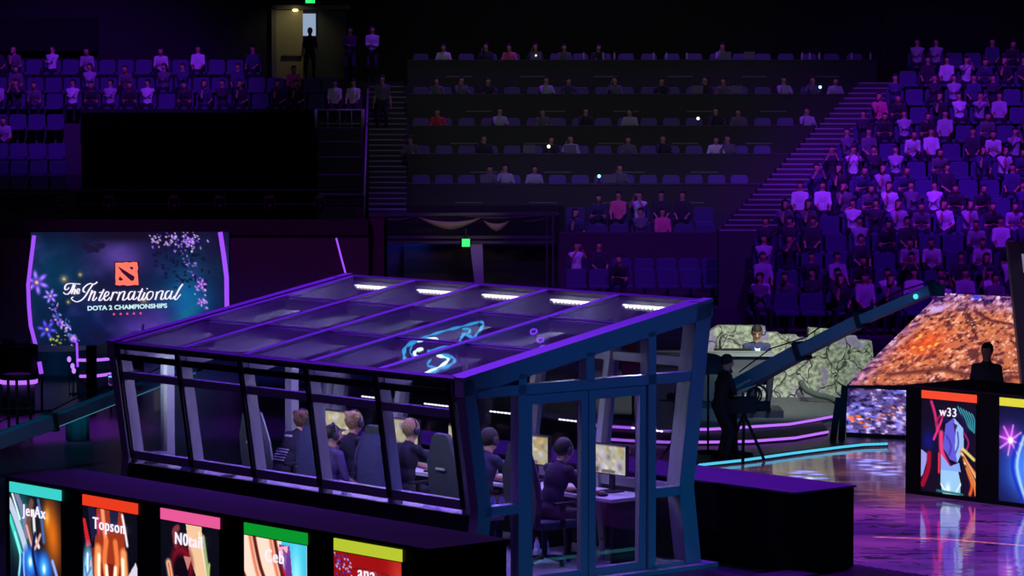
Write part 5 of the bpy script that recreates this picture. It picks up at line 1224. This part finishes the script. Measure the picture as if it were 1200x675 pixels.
obj('glasses', m.mesh('glasses', black), po)
mb = MB(); mb.box((po.location.x - .4, 47.6, .15), (po.location.x + .4, 48.5, zp)); put('low_riser', mb, pm('platform_dark', (40, 38, 50)), label='low dark riser under the chair of the presenter in navy', cat='riser')
ch = empty('presenter_chair', (po.location.x, 48.05, zp), FACE + .1, 'dark chair under the presenter in the navy suit', 'chair')
m = MB(); m.box((-.24, -.24, .38), (.24, .22, .43)); obj('seat', m.mesh('seat', black, bevel=.01), ch)
m = MB(); m.box((-.22, -.3, .44), (.22, -.25, .8)); obj('backrest', m.mesh('backrest', black, bevel=.01), ch)
m = MB(); m.tube([(0, 0, .0), (0, 0, .39)], .03, 8); obj('pedestal', m.mesh('pedestal', darkmetal), ch)
mb = MB(); a = at(862, 414, 47.7); mb.box((at(838, 0, 47.7).x, 47.6, at(0, 413, 47.7).z), (at(882, 0, 47.7).x, 47.68, at(0, 408, 47.7).z)); put('flat_monitor', mb, black, label='low black monitor lying on the grey desk beside the presenter', cat='monitor', bevel=.005)
# stone wall
def stone_mat():
    m = bpy.data.materials.new('painted_stone'); m.use_nodes = True; nt = m.node_tree; b = nt.nodes['Principled BSDF']; b.inputs['Roughness'].default_value = .85
    tc = nt.nodes.new('ShaderNodeTexCoord'); mp = nt.nodes.new('ShaderNodeMapping'); mp.inputs['Scale'].default_value = (2.0, 2.0, 1.6)
    nz0 = nt.nodes.new('ShaderNodeTexNoise'); nz0.inputs['Scale'].default_value = 2.5; ad = nt.nodes.new('ShaderNodeVectorMath'); ad.operation = 'MULTIPLY_ADD'; ad.inputs[1].default_value = (.5, .5, .5)
    vo = nt.nodes.new('ShaderNodeTexVoronoi'); vo.feature = 'DISTANCE_TO_EDGE'; vo.inputs['Scale'].default_value = 1.55
    nt.links.new(tc.outputs['Object'], mp.inputs[0]); nt.links.new(mp.outputs[0], nz0.inputs['Vector']); nt.links.new(nz0.outputs['Color'], ad.inputs[0]); nt.links.new(mp.outputs[0], ad.inputs[2]); nt.links.new(ad.outputs[0], vo.inputs['Vector'])
    cr = nt.nodes.new('ShaderNodeValToRGB'); cr.color_ramp.elements[0].position = .006; cr.color_ramp.elements[0].color = (.22, .22, .22, 1); cr.color_ramp.elements[1].position = .03; cr.color_ramp.elements[1].color = (1, 1, 1, 1); nt.links.new(vo.outputs['Distance'], cr.inputs[0])
    nz = nt.nodes.new('ShaderNodeTexNoise'); nz.inputs['Scale'].default_value = 16; nz.inputs['Detail'].default_value = 5; nt.links.new(tc.outputs['Object'], nz.inputs['Vector'])
    c2 = nt.nodes.new('ShaderNodeValToRGB'); c2.color_ramp.elements[0].color = (.16, .17, .13, 1); c2.color_ramp.elements[0].position = .35; c2.color_ramp.elements[1].color = (.55, .58, .47, 1); c2.color_ramp.elements[1].position = .65; nt.links.new(nz.outputs[0], c2.inputs[0])
    nv = nt.nodes.new('ShaderNodeTexNoise'); nv.inputs['Scale'].default_value = 3.3; nt.links.new(tc.outputs['Object'], nv.inputs['Vector'])
    c3 = nt.nodes.new('ShaderNodeValToRGB'); c3.color_ramp.elements[0].position = .54; c3.color_ramp.elements[0].color = (0, 0, 0, 1); c3.color_ramp.elements[1].position = .64; c3.color_ramp.elements[1].color = (.8, .8, .8, 1); nt.links.new(nv.outputs[0], c3.inputs[0])
    m1 = nt.nodes.new('ShaderNodeMix'); m1.data_type = 'RGBA'; nt.links.new(c3.outputs[0], m1.inputs[0]); nt.links.new(c2.outputs[0], m1.inputs[6]); m1.inputs[7].default_value = (.30, .22, .45, 1)
    m2 = nt.nodes.new('ShaderNodeMix'); m2.data_type = 'RGBA'; m2.blend_type = 'MULTIPLY'; m2.inputs[0].default_value = 1; nt.links.new(m1.outputs[2], m2.inputs[6]); nt.links.new(cr.outputs[0], m2.inputs[7]); nt.links.new(m2.outputs[2], b.inputs['Base Color'])
    bm_ = nt.nodes.new('ShaderNodeBump'); bm_.inputs['Distance'].default_value = .03; nt.links.new(cr.outputs[0], bm_.inputs['Height']); nt.links.new(bm_.outputs[0], b.inputs['Normal'])
    MATS['painted_stone'] = m; return m
stone = stone_mat()
WDp = lambda px: 50.6 - max(0, (px - 930)) * .006
out = [(826, 392), (842, 382), (897, 382.5), (898, 390), (914, 390.5), (915, 393), (934, 393), (935, 396), (947, 396.5), (948, 384.5), (982, 387), (984, 394), (1004, 394), (1006, 399), (1022, 400), (1026, 440), (1014, 462), (1000, 471), (960, 472), (898, 470), (826, 466)]
sw = empty('stone_backdrop', at(925, 472, 50.6), 0, 'tall grey-green scenic stone wall with cracks and violet flowers behind the presenter', 'backdrop'); o0 = sw.location
m = MB(); m.prism([at(x, y, 50.3) - o0 for x, y in out], (0, .3, 0)); obj('stone_slab', m.mesh('stone_slab', stone, bevel=.02), sw)
m = MB(); m.tube(crom([at(938, 447, 50.2) - o0, at(945, 457, 50.1) - o0, at(958, 463, 50.05) - o0, at(972, 466, 50.05) - o0, at(985, 474, 50.0) - o0], 4), .05, 8); obj('root', m.mesh('root', pm('grey_root', (80, 88, 84), .9), True), sw)
m = MB(); m.box((at(826, 0, 50.3).x - o0.x, -.34, .05), (at(1010, 0, 50.3).x - o0.x, -.30, .12)); obj('base_board', m.mesh('base_board', MATS['platform_grey']), sw)
mb = MB(); q = at(855, 402, 49.6); vs = [at(x, y, 49.6) for x, y in ((845, 475), (844, 400), (848, 392), (866, 392.5), (869, 400), (868, 475))]; mb.prism(vs, (0, .35, 0)); put('stone_block', mb, stone, label='rounded stone block in front of the stone wall, left of the presenter', cat='stone', bevel=.05)
# white panel, red panel, microphone stand seen through the booth
mb = MB(); a = at(770, 482, 45.8); b = at(802, 444, 45.8); mb.box((a.x, 45.8, .155), (b.x, 46.0, b.z)); put('white_panel', mb, pm('white_panel', (150, 160, 155), .6), label='pale upright panel seen through the glass right of the booth door', cat='panel')
mb = MB(); mb.prism([at(x, y, 46.4) for x, y in ((738, 392), (757, 392), (752, 430), (730, 445), (728, 430))], (0, .06, 0)); o_ = put('red_banner', mb, pm('red_cloth', (190, 40, 40), .7, var=.3, vscale=6), label='red and grey cloth banner seen through the right end of the booth', cat='banner')
m = MB(); q = V(o_.location); m.prism([at(x, y, 46.35) - q for x, y in ((746, 394), (757, 400), (756, 428), (744, 418))], (0, .03, 0)); obj('grey_patch', m.mesh('grey_patch', pm('grey_patch', (130, 130, 125), .8)), o_)
ls = empty('red_banner_stand', at(742, 470, 46.5), 0, 'thin black stand holding up the red banner', 'stand'); q = V(ls.location)
m = MB(); m.tube([at(742, 391, 46.5) - q, V((at(742, 391, 46.5).x - q.x, 0, -q.z + .0))], .02, 6); obj('pole', m.mesh('pole', black), ls)
mc = empty('camera_stand', at(793, 545, 41.5), 0, 'slim black stand with round clamp and tilted arm, behind the right booth window', 'stand'); q = V(mc.location); q.z = 0; mc.location = q
P_ = lambda x, y: at(x, y, 41.5) - q
m = MB(); m.tube([P_(791, 470), V((P_(791, 470).x, 0, .05))], .022, 8); obj('pole', m.mesh('pole', black), mc)
m = MB(); m.ell(P_(786, 465), (.06, .05, .06)); m.tube([P_(790, 468), P_(797, 444), P_(804, 440)], .025, 8); obj('arm', m.mesh('arm', black, True), mc)
m = MB(); m.tube([P_(773, 469), P_(803, 470)], .014, 6); obj('cross_bar', m.mesh('cross_bar', black), mc)
for s in (-1, 1):
    m = MB(); m.tube([V((P_(791, 500).x, 0, .5)), V((P_(791, 500).x + s * .35, s * .1, .02))], .018, 6); obj('leg', m.mesh('leg', black), mc)
m = MB(); m.tube([V((P_(791, 500).x, 0, .5)), V((P_(791, 500).x, .35, .02))], .018, 6); obj('leg', m.mesh('leg', black), mc)

# ------------------------------------------------------------------ camera cranes, operator
def crane(name, pts, w, label, lightline=False, ped=None, mat=None):
    t = empty(name, (pts[0].x, pts[0].y, 0) if ped is None else (ped[0], ped[1], 0), 0, label, 'camera crane'); q = V(t.location)
    mat = mat or frame_d
    for i, (a, b) in enumerate(zip(pts[:-1], pts[1:])):
        ww = w * (1 - .18 * i); m = MB(); m.bar(a - q, b - q, ww, ww); obj('arm_section', m.mesh('arm_section', mat, bevel=.01), t)
        m = MB(); m.bar(a + (b - a) * .97 - q, b + (b - a) * .02 - q, ww * 1.25, ww * 1.25); obj('arm_collar', m.mesh('arm_collar', black), t)
        m = MB(); m.tube([a - q + V((0, 0, ww * .9)), a.lerp(b, .5) - q + V((0, 0, ww * 1.3)), b - q + V((0, 0, ww * .8))], .01, 5); obj('tension_wire', m.mesh('tension_wire', darkmetal), t)
    return t, q
cyan_dim = pm('faint_cyan_line', (10, 10, 10), emit=(70, 150, 170), es=.7)
jib = pm('crane_metal', (110, 124, 138), .45, .3)
CP = [at(866, 452, 43.5), at(940, 411, 42.6), at(1010, 375, 41.8), at(1096, 338, 40.8)]
t, q = crane('camera_crane', CP, .21, 'long blue camera crane arm rising to the right in front of the stone wall', ped=(at(858, 460, 43.6).x, 43.6), mat=jib)
m = MB(); m.lathe([(.3, 0), (.3, .06), (.09, .1), (.07, .5), (.07, .72), (.11, .74)], n=12); obj('pedestal', m.mesh('pedestal', black), t)
m = MB(); p = at(852, 459, 43.5) - q; m.box((p.x - .16, -.14, p.z - .26), (p.x + .1, .14, p.z + .14)); obj('counterweight', m.mesh('counterweight', black, bevel=.02), t)
m = MB(); e = CP[-1] - q; m.box(tuple(e + V((-.02, -.07, -.1))), tuple(e + V((.12, .07, .05)))); m.lathe([(.03, -.12), (.035, -.02), (.03, 0)], c=e + V((.05, -.08, -.04)), M=Matrix.Rotation(math.pi / 2, 3, 'X'), n=12); obj('camera_head', m.mesh('camera_head', black, bevel=.01), t)
m = MB(); e = CP[2].lerp(CP[3], .72) - q + V((0, -.13, .02)); m.ell(e, (.035, .03, .035)); obj('marker_lamp', m.mesh('marker_lamp', cyan_led), t)
for k, (cx, cy, R) in enumerate(((884, 463, .10), (888, 464, .13), (880, 462, .115))):
    m = MB(); c0 = at(cx, cy, 43.3) - q; m.tube([c0 + V((R * math.cos(a / 16 * 6.283), .02 * math.sin(a), 1.15 * R * math.sin(a / 16 * 6.283))) for a in range(16)], .014, 6, closed=True); obj('cable_loop', m.mesh('cable_loop', black, True), t)
LP_ = [at(-40, 530, 41.0), at(60, 494, 42.0), at(150, 459, 43.0), at(230, 428, 43.8)]
t, q = crane('camera_crane', LP_, .2, 'teal camera crane arm with a thin light line, crossing low at the left edge', ped=(LP_[0].x, 41.0), mat=jib)
m = MB(); m.tube([p - q + V((0, -.11, -.1)) for p in LP_], .009, 5); obj('light_line', m.mesh('light_line', cyan_dim), t)
m = MB(); m.lathe([(.3, 0), (.3, .06), (.09, .1), (.09, LP_[0].z - .08)], n=12); obj('pedestal', m.mesh('pedestal', black), t)
# operator beside the crane
op = at(842, 470, 43.0)
opm = person_mesh('person', hL=(.0, .4, 1.25), hR=(.2, .42, 1.2), lean=12, pitch=10, voxel=.02, hair='short', mats=CM)
o = obj('person', opm, loc=(op.x, 42.9, 0), rz=-math.pi / 2 + .3); o.color = (.012, .012, .016, 1); o.scale = (.88,) * 3; tag(o, 'camera operator in black standing at the rear end of the blue crane arm', 'person')
tc_ = empty('studio_camera', (at(872, 475, 43.0).x, 43.0, 0), 0, 'black studio camera on a tripod beside the operator in black', 'camera'); q = V(tc_.location)
zc = at(0, 476, 43.0).z
m = MB(); m.box((-.3, -.12, zc - .09), (.16, .12, zc + .13)); obj('body', m.mesh('body', black, bevel=.015), tc_)
m = MB(); m.lathe([(.06, 0), (.075, .05), (.07, .22)], c=(.14, 0, zc), n=14, M=Matrix.Rotation(math.pi / 2, 3, 'Y')); obj('lens', m.mesh('lens', black, True), tc_)
m = MB(); m.box((-.32, -.03, zc + .15), (-.12, .03, zc + .27)); obj('viewfinder', m.mesh('viewfinder', black, bevel=.01), tc_)
for a in range(3):
    m = MB(); m.tube([(0, 0, zc - .1), (.32 * math.cos(a * 2.094 + .4), .32 * math.sin(a * 2.094 + .4), .015)], .022, 6); obj('leg', m.mesh('leg', black), tc_)
# black domed light umbrella beside the post
um = empty('light_umbrella', (at(834, 430, 44.2).x, 44.2, 0), 0, 'black dome-shaped light umbrella on a stand left of the crane', 'umbrella'); q = V(um.location)
c0 = at(830, 432, 44.2) - q; m = MB(); R_ = .36; vs = []; n = 10
for j in range(6):
    a = j / 5 * 1.35
    for i in range(n): b = i / n * 6.283; vs.append((c0.x + R_ * math.sin(a) * math.cos(b), R_ * math.sin(a) * math.sin(b) * .8, c0.z - .12 + R_ * .95 * math.cos(a)))
fs = [(j * n + i, j * n + (i + 1) % n, (j + 1) * n + (i + 1) % n, (j + 1) * n + i) for j in range(5) for i in range(n)]; nn = len(vs); m.add(vs + [(x * 1.0, y * .97, z - .015) for x, y, z in vs], fs + [tuple(k + nn for k in f[::-1]) for f in fs]); obj('canopy', m.mesh('canopy', pm('umbrella_cloth', (44, 40, 50), .7)), um)
m = MB(); m.tube([(c0.x, 0, c0.z + .2), (c0.x, 0, .02)], .016, 6); m.lathe([(.2, 0), (.2, .02), (.03, .04)], c=(c0.x, 0, 0), n=10); obj('stand', m.mesh('stand', black), um)
# slanted black posts by the edge of the sloping stage
for k, (xa, ya, xb, yb) in enumerate(((983, 466, 976, 520), (990, 452, 986, 520))):
    m = MB(); a = at(xa, ya, 45.9); b = at(xb, yb, 45.9); b.z = 0; m.bar(a, b, .09, .09); put('slanted_black_post', m, black, label='slanted black post at the left edge of the sloping stage, %s one' % ('left' if k == 0 else 'right'), cat='post', group='slanted black posts')

# ------------------------------------------------------------------ left foreground furniture
bt = empty('round_bar_table', atz(22, 482, 0), 0, 'round black bar table with a glowing violet rim at the left edge', 'table'); q = V(bt.location); D = q.y
zr = at(22, 447, D).z; zt_ = at(22, 404, D).z; px2m = D / F
m = MB(); m.lathe([(22 * px2m, zr + .04), (23 * px2m, zt_ - .03), (22.5 * px2m, zt_)], n=40); obj('drum', m.mesh('drum', black, True), bt)
m = MB(); m.lathe([(21.5 * px2m, zr - .03), (22.5 * px2m, zr - .02), (22.5 * px2m, zr + .035), (21.5 * px2m, zr + .04)], n=40); obj('glowing_rim', m.mesh('glowing_rim', purple_hot, True), bt)
m = MB(); m.lathe([(19 * px2m, 0), (19 * px2m, zr - .03)], n=32); obj('base', m.mesh('base', pm('table_base_grey', (90, 95, 110), .5), True), bt)
stl = empty('bar_stool', (at(16, 0, 46).x, 46.0, 0), 0, 'thin black bar stool standing in front of the glowing round table', 'stool'); q2 = V(stl.location)
for x in (9.5, 19.5, 33):
    m = MB(); p = at(x, 446, 46) - q2; m.tube([p, V((p.x, .05 if x < 30 else .3, 0.01))], .022, 8); obj('leg', m.mesh('leg', black), stl)
m = MB(); p = at(15, 444, 46) - q2; m.lathe([(.2, 0), (.21, .02), (.21, .06), (.19, .07)], c=(p.x + .05, .1, p.z), n=20); obj('seat', m.mesh('seat', black), stl)
m = MB(); m.tube([at(2, 479, 46) - q2, at(40, 479, 46) - q2], .018, 6); obj('foot_bar', m.mesh('foot_bar', black), stl)
for x, l in ((7, 'left'), (14, 'right')):
    p = at(x, 404, q.y); p.z = zt_ + q.z * 0; m = MB(); m.lathe([(.05, 0), (.06, .09), (.05, .09), (.045, .01)], c=(p.x, q.y, zt_), n=12); put('small_candle_cup', m, pm('violet_cup', (90, 70, 130), .4), label='small violet cup on the round black bar table, %s one' % l, cat='cup', group='cups on the bar table', smooth=True)
# stepped platform on the left with its violet lines
lp = empty('left_stage_steps', at(110, 470, 52), 0, 'dark curved stage steps with short violet light lines below the main screen', 'steps'); q = V(lp.location)
for z_, (xa, xb, yl, yr) in (('upper_light_line', (91, 133, 422, 420)), ('lower_light_line', (94, 131, 441, 438))):
    pts = [at(xa, yl, 52.2) - q, at((xa + xb) / 2, (yl + yr) / 2 + 1, 52.0) - q, at(xb, yr, 52.2) - q]; m = MB(); m.tube(crom(pts, 5), .026, 8); obj('light_line', m.mesh('light_line', purple_hot, True), lp)
m = MB(); a = at(88, 0, 52.3).x - q.x; b = at(140, 0, 52.3).x - q.x
m.box((a, .3, -q.z), (b, 2.4, at(0, 438, 52.3).z - q.z)); m.box((a, 1.2, -q.z), (b, 3.4, at(0, 419, 52.3).z - q.z)); obj('body', m.mesh('body', pm('platform_dark', (40, 38, 50)), bevel=.01), lp)
mb = MB(); p = at(107, 405, 50.5); mb.box((p.x - .075, 50.4, 0), (p.x + .075, 50.6, p.z)); mb.box((p.x - .1, 50.35, 0), (p.x + .1, 50.65, .04)); put('black_speaker_column', mb, black, label='tall narrow black speaker column in front of the violet-lit steps', cat='speaker', bevel=.01)
fs_ = empty('small_info_screen', at(130, 453, 49.8), 0, 'small lit information screen at the right end of the violet-lit steps', 'screen'); q = V(fs_.location)
c = Canvas(0, 0, 10, 14, 24, 32, (20, 16, 60)); c.poly([(.5, 1), (9.5, 0), (9.5, 2.4), (.5, 3.2)], (120, 190, 250)); 
for i in range(8): c.ell(1 + r_.random() * 8, 5 + r_.random() * 8, 1, .6, [(230, 80, 60), (150, 140, 220), (60, 90, 200)][i % 3], .6)
obj('display', c.mesh('display', scr, lambda u, v: at(126.5 + 7.5 * u, 439.5 + 14 * v, 49.8) - q), fs_)
m = MB(); a_ = at(126, 454, 49.83) - q; b_2 = at(134.5, 439, 49.86) - q; m.box(tuple(a_), tuple(b_2)); obj('casing', m.mesh('casing', black), fs_)
m = MB(); m.tube([(a_.x + .05, .03, a_.z + .02), (a_.x + .05, .03, -q.z)], .015, 6); obj('stand', m.mesh('stand', black), fs_)
tube_thing([(46, 424), (48.5, 438)], 50, .035, 'short tapering violet light between the bar table and the steps', name='short_violet_light')
tube_thing([(85, 398), (90, 402), (91, 430)], 53, .02, 'thin violet light line rising at the left of the curved steps', name='thin_violet_light')
for k, (x, y) in enumerate(((81, 421), (85, 429), (86.5, 434.5))):
    p = at(x, y, 52.5); m = MB(); m.ell(p, (.035, .03, .05)); m2 = MB(); m2.tube([V((0, 0, 0)), V((0, 0, p.z))], .008, 5); fl = empty('small_floor_lamp', (p.x, p.y, 0), 0, 'small violet point lamp left of the curved steps, %s from the top' % ORD[k], 'lamp', 'small violet point lamps'); obj('pole', m2.mesh('pole', black), fl); m.v = [(a - p.x, b - p.y, c) for a, b, c in m.v]; obj('bulb', m.mesh('bulb', pm('violet_lamp', (10, 10, 10), emit=(190, 130, 255), es=1.2)), fl)
# column made up to carry a soft upright teal glow beneath the crane arm
def round_column(name, px, D, zt, r, mat, label):
    m = MB(); n = 40; x = at(px, 500, D).x; prof = []
    vs = []
    for z in (0, zt * .5, zt):
        for k in range(n): a = k / n * 6.283; rr = r * (1 + .06 * math.cos(a * 10)); vs.append((x + rr * math.cos(a), D + rr * math.sin(a), z))
    fs = [(j * n + k, j * n + (k + 1) % n, (j + 1) * n + (k + 1) % n, (j + 1) * n + k) for j in range(2) for k in range(n)] + [tuple(range(n - 1, -1, -1)), tuple(range(2 * n, 3 * n))]
    m.add(vs, fs); return put(name, m, mat, label=label, cat='column', smooth=True)
round_column('teal_glow_column', 91, 46, at(91, 484, 46).z + .02, .17, pm('teal_column_cloth', (60, 110, 120), .8), 'short column added to carry a soft teal glow below the left crane arm')

# added unseen curves stand in for an overhead screen, shaped for the roof reflection
Rw = Matrix.Rotation(SA, 3, 'Z'); nW = Rw @ ru; pW = BW(0, 0, ZE)
def mirror_up(px, py, YP=62.0):
    d = ray(px, py); o_ = V((0, 0, CAMZ)); t_ = (pW - o_).dot(nW) / d.dot(nW); h = o_ + d * t_; r2 = d - nW * 2 * d.dot(nW)
    return h + r2 * ((YP - h.y) / r2.y)
sw_ = empty('roof_reflection_curves', mirror_up(520, 405), 0, 'added cyan light curves high out of view, shaped for their reflection in the booth roof', 'light'); q = V(sw_.location)
G_ = lambda x, y: mirror_up(400 + x / 3.97, 320 + y / 3.97) - q
cy_hot = pm('added_cyan_bright', (10, 10, 10), emit=(200, 250, 255), es=4.0); cy_mid = pm('added_cyan_glow', (10, 10, 10), emit=(40, 170, 225), es=2.0)
for st, rr, mt in (([(645, 228), (560, 250), (480, 270), (400, 295), (350, 318)], .045, cy_mid), ([(645, 226), (662, 240), (632, 282), (612, 300), (572, 288), (550, 320), (562, 336), (480, 346), (400, 366)], .05, cy_mid),
    ([(382, 353), (346, 364), (344, 386), (378, 397)], .06, cy_hot), ([(350, 318), (300, 345), (292, 388), (308, 412), (345, 402)], .075, cy_mid), ([(398, 388), (450, 362), (552, 342)], .05, cy_mid),
    ([(440, 384), (488, 394), (495, 410), (440, 446), (378, 470), (340, 482)], .05, cy_hot), ([(468, 378), (526, 400), (510, 426), (450, 452), (380, 474), (325, 486)], .06, cy_mid), ([(538, 482), (572, 466), (612, 458)], .04, cy_mid),
    ([(352, 322), (400, 314), (442, 318), (446, 306), (400, 304)], .03, cy_hot), ([(330, 340), (320, 370), (350, 400)], .03, cy_mid), ([(420, 400), (400, 430), (440, 440)], .04, cy_mid), ([(560, 262), (600, 262), (585, 285), (560, 280)], .04, cy_mid)):
    cp = crom([G_(x, y) for x, y in st], 6); m = MB(); m.tube(cp, [rr * .55 * (.25 + .95 * abs(math.sin(i * .55))) for i in range(len(cp))], 6); obj('light_curl', m.mesh('light_curl', mt, True), sw_)
for x in (330, 520, 640):
    a_ = G_(x, 300 if x > 400 else 320); m = MB(); m.tube([a_, V((a_.x, a_.y, 30 - q.z))], .01, 5); obj('suspension_wire', m.mesh('suspension_wire', darkmetal), sw_)
for i, (x, y) in enumerate(((895, 273), (926, 312), (938, 350))):
    c0 = mirror_up(400 + x / 3.97, 320 + y / 3.97); t = empty('hanging_ring_lamp', c0, 0, 'violet ring lamp hung high under the roof, %s of three mirrored in booth roof' % ORD[i], 'lamp', 'hanging ring lamps')
    m = MB(); m.tube([V((.07 * math.cos(a), 0, .05 * math.sin(a))) for a in [j * .524 for j in range(12)]], .014, 6, closed=True); obj('ring', m.mesh('ring', pm('violet_ring', (10, 10, 10), emit=(130, 60, 255), es=3)), t)
    m = MB(); m.tube([V((0, 0, .05)), V((0, 0, 30 - c0.z))], .01, 5); obj('suspension_wire', m.mesh('suspension_wire', darkmetal), t)
# curved dark riser below the main screen
rz_ = empty('screen_riser', (at(68, 0, 57.5).x, 57.5, 0), 0, 'curved dark riser with teal light on it, below the main screen', 'riser'); m = MB(); n = 16; vs = []; R_ = at(104, 0, 57.5).x - at(68, 0, 57.5).x
for z in (0, at(0, 408, 57.5).z):
    for k in range(n + 1): a = math.pi * (1 + k / n); vs.append((R_ * math.cos(a), .9 * math.sin(a), z))
    vs.append((R_, .6, z)); vs.append((-R_, .6, z))
nn = n + 3; fs = [(k, (k + 1) % nn, nn + (k + 1) % nn, nn + k) for k in range(nn)] + [tuple(range(nn))[::-1], tuple(range(nn, 2 * nn))]
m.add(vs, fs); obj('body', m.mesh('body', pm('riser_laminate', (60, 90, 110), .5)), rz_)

# ------------------------------------------------------------------ lights
def light(kind, name, loc, target, energy, col, size=.5, cone=60, blend=.6, **k):
    L = bpy.data.lights.new(name, kind); L.energy = energy; L.color = col
    if kind == 'SPOT': L.spot_size = math.radians(cone); L.spot_blend = blend; L.shadow_soft_size = size
    if kind == 'AREA': L.size = size
    if kind == 'POINT': L.shadow_soft_size = size
    o = bpy.data.objects.new(name, L); COL.objects.link(o); o.location = loc
    o.rotation_euler = (V(target) - V(loc)).to_track_quat('-Z', 'Y').to_euler(); return o
PUR = (.30, .03, 1.0)
light('SPOT', 'stand_spot_right', (8, 62, 24), (14.4, 83, 2.5), 33000, (.26, .012, 1.0), 1, 37)
light('SPOT', 'stand_spot_right_top', (22, 74, 26), (15, 92, 6), 5000, (.28, .012, 1), 1, 34)
light('SPOT', 'stand_spot_left', (-8, 70, 24), (-13, 94, 6), 24000, (.26, .012, 1.0), 1, 24)
light('SPOT', 'landing_spot', (-4.2, 92, 22), (-4.3, 97.0, 7.5), 6500, (.28, .012, 1.0), .3, 11)
light('SPOT', 'press_spot', (3, 93.5, 26), (3, 89.5, 5), 8500, (.30, .015, 1), 1, 52, .3)
light('SPOT', 'house_grey', (2, 60, 13), (2.5, 92, 4.2), 2300, (.8, .85, .8), 2, 27)
light('SPOT', 'house_grey_wide', (0, 50, 20), (0, 98, 8), 1500, (.5, .5, .8), 2, 60)
light('SPOT', 'centre_fill_purple', (2, 66, 20), (3.8, 78, .6), 6000, (.22, .01, 1), 1, 50)  # purple spot on floor and wall, added in place of haze
light('SPOT', 'roof_purple', (-3, 44, 17), (.2, 35.8, 2.5), 15000, (.20, .015, 1.0), .6, 40)
light('SPOT', 'gable_blue', (16, 20, 9), (1.2, 32.5, 1.5), 3400, (.0, .24, 1.0), .5, 13)
light('SPOT', 'gable_cyan_low', (9, 24, 2.0), (2.6, 33.6, .3), 260, (.0, .5, .95), .3, 16)
light('SPOT', 'front_purple', (-10, 22, 9), (-2, 33, 1.5), 420, (.35, .12, 1.0), .5, 40)
light('SPOT', 'box_top_purple', (-4, 33, 12), (-.5, 29, 1.3), 1500, (.35, .10, 1.0), .6, 50)
light('SPOT', 'barrier_purple', (5, 38, 12), (3.0, 34.4, .9), 5600, (.30, .015, 1.0), .6, 20)
light('SPOT', 'platform_white', (6, 43, 9), (3.8, 50, 1), 4200, (.85, 1.0, .85), .4, 34)
light('SPOT', 'presenter_fill', (4.4, 42, 4.2), (3.8, 48, 1.4), 1000, (1, .95, .85), .1, 22)  # spot added to brighten the presenter's face
light('SPOT', 'door_lamp_light', at(346, 10, 99.6), at(344, 60, 100.8), 16, (1, .92, .6), .1, 120)
light('SPOT', 'left_wall_magenta', (-6, 52, 10), (-5, 64, 2), 1900, (.6, .05, .9), .6, 46)
light('SPOT', 'tunnel_blue', (-2.6, 81.6, 1.9), (-3.2, 83.4, .2), 40, (.02, .10, 1), .2, 110)
light('SPOT', 'swag_fill_warm', (-.6, 73, 3.2), (-1.2, 79, 1.75), 160, (1, .9, .6), .2, 24, .9)  # small spot added to make the cloth swags paler
light('SPOT', 'teal_low', (-5.6, 40, 5), (-6.4, 46, .4), 500, (.02, .6, .9), .2, 22)  # teal spot added for the made-up glow column
light('SPOT', 'teal_floor', (-7, 44, 8), (-8.3, 56, .5), 1500, (.03, .35, .9), .4, 30)
light('SPOT', 'purple_floor_left', (-8, 52, 9), (-7.3, 47.5, 0), 6000, (.4, .02, 1.0), .4, 22)
light('SPOT', 'crane_cyan', (5.5, 30, 8), (4.6, 42.3, 1.7), 4200, (.0, .28, .95), .4, 14)
light('SPOT', 'crane_teal_left', (-13, 33, 4), (-6.5, 42, .85), 4500, (.0, .40, .8), .3, 18)
light('SPOT', 'lower_stand_spot', (10, 54, 18), (9.0, 70, 1.5), 9000, (.26, .012, 1.0), .6, 44)
light('SPOT', 'blue_floor_back', (-3, 50, 9), (-4.6, 59, 0), 5000, (.02, .14, 1), .4, 36)
light('SPOT', 'violet_floor_back', (-2, 42, 8), (-4.2, 47.5, 0), 4200, (.3, .02, 1), .4, 18)
for k in range(5):
    l = .85 + k * 1.2; p = BW(2.0, l, 2.42); light('SPOT', 'booth_light', p, BW(1.7, l, 0), 70, (.36, .16, 1.0), .03, 140)
    light('SPOT', 'booth_white', BW(3.2, l, 2.6), BW(1.5, l, .9), 40, (.8, .82, 1), .03, 120)
    light('SPOT', 'rafter_fill_back', BW(3.0, l - .42, 2.6), BW(2.3, l + .5, 2.62), 26, (.62, .5, 1), .03, 100)  # spots added near the strips to brighten the rafter sides
    light('SPOT', 'rafter_fill_front', BW(1.3, l - .42, 2.28), BW(1.1, l + .5, 2.34), 20, (.5, .36, 1), .03, 110)  # second row of spots added under the roof for the rafter sides
    light('SPOT', 'booth_front_white', BW(.3, l + .5, 1.98), BW(2.6, l + .5, .9), 42, (.72, .85, .9), .03, 95)
w = bpy.data.worlds.new('world'); sc.world = w; w.use_nodes = True; w.node_tree.nodes['Background'].inputs[0].default_value = (.0035, .0022, .008, 1); w.node_tree.nodes['Background'].inputs[1].default_value = 1.0
